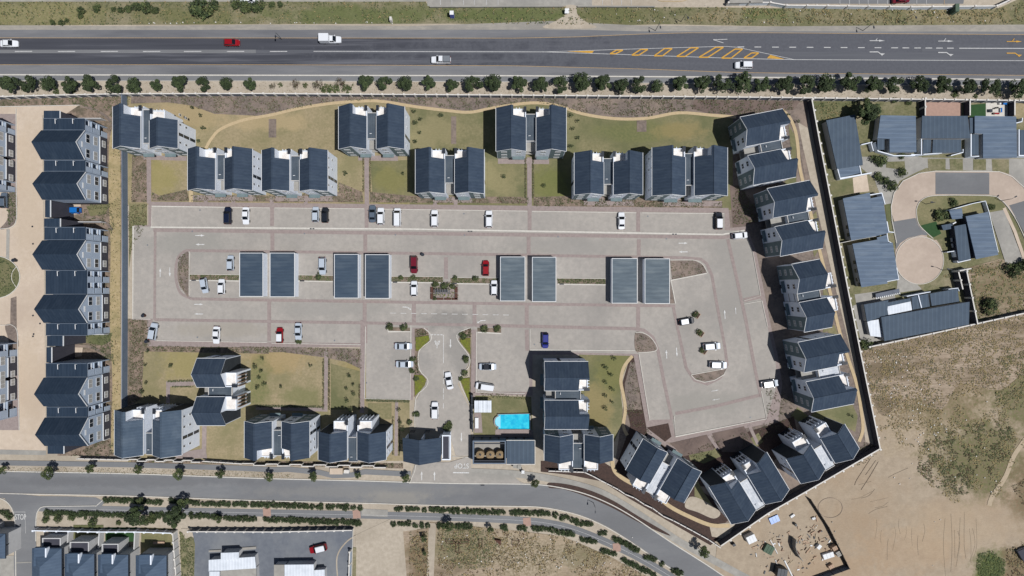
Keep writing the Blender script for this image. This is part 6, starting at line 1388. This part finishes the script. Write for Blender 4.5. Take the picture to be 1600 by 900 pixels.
# toys on white patio
for i, (x, y, sx, sy, hh, m_) in enumerate(((1545,174,.8,.8,.9,'dark_metal'),(1552,170,.3,.3,.6,'grille_black'),(1556,169,.5,.3,.7,'grille_black'),(1562,173,.4,1.2,.7,'paint_bright_blue'),(1556,178,1.2,.4,.5,'paint_red'),(1560,163,.4,.4,.8,'trim_white'),(1568,163,1.1,.5,.7,'paint_bright_blue'),(1551,178,.5,.5,.5,'rust'))):
    gx, gy = G(x, y); T = thing('patio_chair' if i < 3 else 'toy', ['black square garden table on the white patio','black stool on the white patio','black garden chair on the white patio','blue upright toy frame on the white patio','red low toy on the white patio','white toy table on the white patio','blue and white toy slide against the wall','brown toy box on the white patio'][i], 'garden toy' if i > 2 else 'garden furniture', (gx, gy, .1))
    part_box('seat', m_, T, -sx/2,-sy/2,hh*.6,sx/2,sy/2,hh*.7); 
    for a_ in (-1,1):
        for b_ in (-1,1): part_box('leg', m_, T, a_*sx*.4-.04, b_*sy*.4-.04, 0, a_*sx*.4+.04, b_*sy*.4+.04, hh*.599)
# garden bench and rusty frames
gx, gy = G(250, 847); T = thing('garden_bench', 'brown bench in the lawn behind the hip roofed house', 'bench', (gx, gy, .05)); part_box('seat','timber',T,-1.5,-.35,.4,1.5,.35,.5); part_box('leg','rust',T,-1.4,-.3,0,-1.25,.3,.399); part_box('leg','rust',T,1.25,-.3,0,1.4,.3,.399)
def frame(px, py, label, segs):
    gx, gy = G(px, py); T = thing('rusty_rack', label, 'metal frame', (gx, gy, .05), 0, 'rusty steel frames in the scrub field'); 
    for (x0,y0,x1,y1) in segs:
        q = MB(); q.tube((x0,y0,.7),(x1,y1,.7),.07,n=4); q.build('beam','rust',T); q = MB(); q.tube((x0,y0,0),(x0,y0,.62),.08,n=4); q.build('leg','rust',T)
frame(715,848,'large rusty T shaped steel frame in the scrub field',[(-3,1,3,1),(-3,.2,3,.2),(-3,1,-3,.2),(-1,1,-1,.2),(1,1,1,.2),(3,1,3,.2),(-.4,.2,-.4,-2.3),(.5,.2,.5,-2.3),(-.4,-2.3,.5,-2.3)])
frame(752,848,'narrow rusty frame right of the T shaped one',[(-.6,1,-.4,-1),(.5,1,.3,-1),(-.6,1,.5,1)])
gx, gy = G(778,846); T = thing('rusty_sheet','rusty triangular sheet standing in the scrub field','metal sheet',(gx,gy,0)); q = MB(); q.prism([(-.9,.9),(.9,.6),(.7,-1)],[.1,.1,.1],[1.1,.9,.2]); q.build('sheet','rust',T)
frame(806,847,'small rusty square frame farther right in the scrub field',[(-.9,.7,.9,.7),(-.9,-.7,.9,-.7),(-.9,.7,-.9,-.7),(.9,.7,.9,-.7)])
# construction yard
def stack(px, py, w_, d_, h, ang, m, label, name='crate', cat='crate', n=3):
    gx, gy = G(px, py); T = thing(name, label, cat, (gx, gy, .1), math.radians(ang))
    part_box('body', m, T, -w_/2,-d_/2,0,w_/2,d_/2,h)
    for i in range(n):
        x0 = -w_/2+w_*i/n; part_box('lid_panel', m, T, x0+.03,-d_/2-.03,h+.001,x0+w_/n-.03,d_/2+.03,h+.08)
    return T
stack(1209,811,2.6,1.7,.25,24,'paint_bright_blue','blue sheeting pile near the yard wall','tarp_stack','sheeting')
stack(1170,838,2.4,1.9,1.6,25,'trim_white','cream site hut beside the boundary wall','site_hut','hut')
stack(1199,856,2.4,2.2,.9,-28,'cabinet_green','square green tarpaulined pile in the construction yard','tarp_stack','tarpaulin')
stack(1292,866,2.9,1.3,.7,18,'trim_white','white door panels stacked by the yard fence','panel_stack','panels')
stack(1277,852,1.2,.8,.9,50,'trim_white','small white crate with a dark top in the yard')
stack(1300,853,1.3,1.0,1.3,28,'timber','tan crate against the yard fence'); stack(1306,862,1.4,1.0,1.2,-60,'concrete','grey crate against the yard fence')
stack(1296,883,1.4,.9,.8,30,'timber','timber box near the yard corner'); stack(1216,889,2.6,2.2,2.2,-10,'dark_metal','dark roofed hut at the bottom edge of the yard','site_hut','hut')
stack(1145,849,.8,.6,.9,30,'dark_metal','small dark drum box beside the cream hut'); stack(1237,805,1.2,.5,.4,35,'trim_white','white slab lying near the blue sheeting','slab','slab'); stack(1270,809,.9,.5,.4,20,'trim_white','small white slab near the yard fence','slab','slab')
stack(1241,818,.5,.6,.9,10,'pole_metal','small grey post box in the yard')
gx, gy = G(1243,858); T = thing('curved_screen','tall dark curved screen panel standing in the yard','screen',(gx,gy,0)); 
cp = [(-.9,3.4),(-1.1,1.6),(-.7,.2),(0,-1.0),(.9,-2.2)]
for a_, b_ in zip(cp, cp[1:]): q = MB(); d_ = Vector((b_[0]-a_[0], b_[1]-a_[1])).normalized(); n_ = Vector((-d_.y, d_.x))*.06; q.prism([(a_[0]+n_.x,a_[1]+n_.y),(b_[0]+n_.x,b_[1]+n_.y),(b_[0]-n_.x,b_[1]-n_.y),(a_[0]-n_.x,a_[1]-n_.y)],0,2.3); q.build('screen_panel','concrete',T)
def pipe(px, py, x1, y1, label, r=.12):
    ax, ay = G(px, py); bx, by = G(x1, y1); T = thing('pipe', label, 'pipe', (ax, ay, .2), 0, 'white pipes lying in the yard'); q = MB(); q.tube((0,0,0),(bx-ax,by-ay,0),r,n=8); q.build('tube','trim_white',T); q = MB(); q.tube((bx-ax,by-ay,0),(bx-ax+.05,by-ay-.05,0),r*1.3,n=8); q.build('collar','coping',T)
pipe(1203,843,1214,864,'white pipe beside the green tarpaulin'); pipe(1225,875,1238,901,'long white pipe near the bottom edge of the yard',.2); pipe(1211,874,1213,880,'short white pipe among the rubble')
wall('dark shade cloth fence on the right of the construction yard', [(1262,777),(1290,820),(1322,884)], 1.6, .08, 12, 'grille_black', 'grille_black', 'shade_fence', cat='fence', capw=.02, pil=.12)
wall('dark shade cloth fence at the bottom of the construction yard', [(1322,884),(1272,902)], 1.6, .08, 12, 'wall_bluegrey', 'grille_black', 'shade_fence', cat='fence', capw=.02, pil=.12)
slab_house('shed','dark shed cut by the right edge of the dirt field','shed',[('roof',[(1590,862),(1640,840),(1640,885),(1600,878)],2.4,'wall_dark')])
for x0,y0,x1,y1,n in ((1180,828,1225,895,34),(1240,812,1320,880,20),(1395,560,1600,780,24),(1420,600,1560,900,12),(200,35,620,38,30),(690,835,1000,890,90),(960,8,1600,36,60),(1380,600,1480,690,60),(1350,548,1420,620,60)):
    q = MB()
    for i in range(n):
        gx, gy = G(random.uniform(x0,x1), random.uniform(y0,y1)); s_ = random.uniform(.05,.2); a_ = random.uniform(0,3)
        c_, d_ = math.cos(a_)*s_, math.sin(a_)*s_; q.prism([(gx+c_,gy+d_),(gx-d_,gy+c_),(gx-c_,gy-d_),(gx+d_,gy-c_)], .1, .15+s_)
    o = q.build('rubble', ['coping','concrete','timber'][int(x0) % 3] if x0 in (1180,1240) else 'coping', None); o['kind'] = 'stuff'
# painted STOP lettering
def text(s_, px, py, size, ang, sx=1.0, z=.19):
    cu = bpy.data.curves.new('stop_lettering','FONT'); cu.body = s_; cu.size = size; cu.offset = .02; cu.align_x = 'CENTER'; cu.align_y = 'CENTER'
    o = bpy.data.objects.new('tmp', cu); C.objects.link(o); dg = bpy.context.evaluated_depsgraph_get(); me = bpy.data.meshes.new_from_object(o.evaluated_get(dg)); bpy.data.objects.remove(o)
    me.name = 'stop_lettering'; me.materials.clear(); me.materials.append(M['mark_white']); p = bpy.data.objects.new('stop_lettering', me); C.objects.link(p); gx, gy = G(px, py)
    p.location = (gx, gy, z); p.rotation_euler = (0,0,math.radians(ang)); p.scale = (sx, 1, 1); p['kind'] = 'structure'
text('STOP', 33.5, 807.5, 2.0, 0, .62, .26); text('STOP', 721.5, 727, 1.9, 180, .85, .26)


for n_, m_, lo, hi in ((44,'timber',.2,.9),(14,'trim_white',.15,.5),(20,'dark_metal',.15,.45),(26,'rust',.15,.5),(40,'dirt_pale',.2,.7)):
    q = MB()
    for i in range(n_):
        u = random.random(); v = random.random(); px_ = 1165+u*110+v*40; py_ = 858-u*50+v*70*(1-.3*u)
        if py_ > 905: continue
        gx, gy = G(px_, py_); a_ = random.uniform(0,3.1); L_ = random.uniform(lo,hi); W_ = random.uniform(.04,.16); c_, s_ = math.cos(a_), math.sin(a_)
        q.prism([(gx+c_*L_-s_*W_,gy+s_*L_+c_*W_),(gx-c_*L_-s_*W_,gy-s_*L_+c_*W_),(gx-c_*L_+s_*W_,gy-s_*L_-c_*W_),(gx+c_*L_+s_*W_,gy+s_*L_-c_*W_)], .08, .12+random.uniform(.03,.25))
    o = q.build('building_debris', m_, None); o['kind'] = 'stuff'
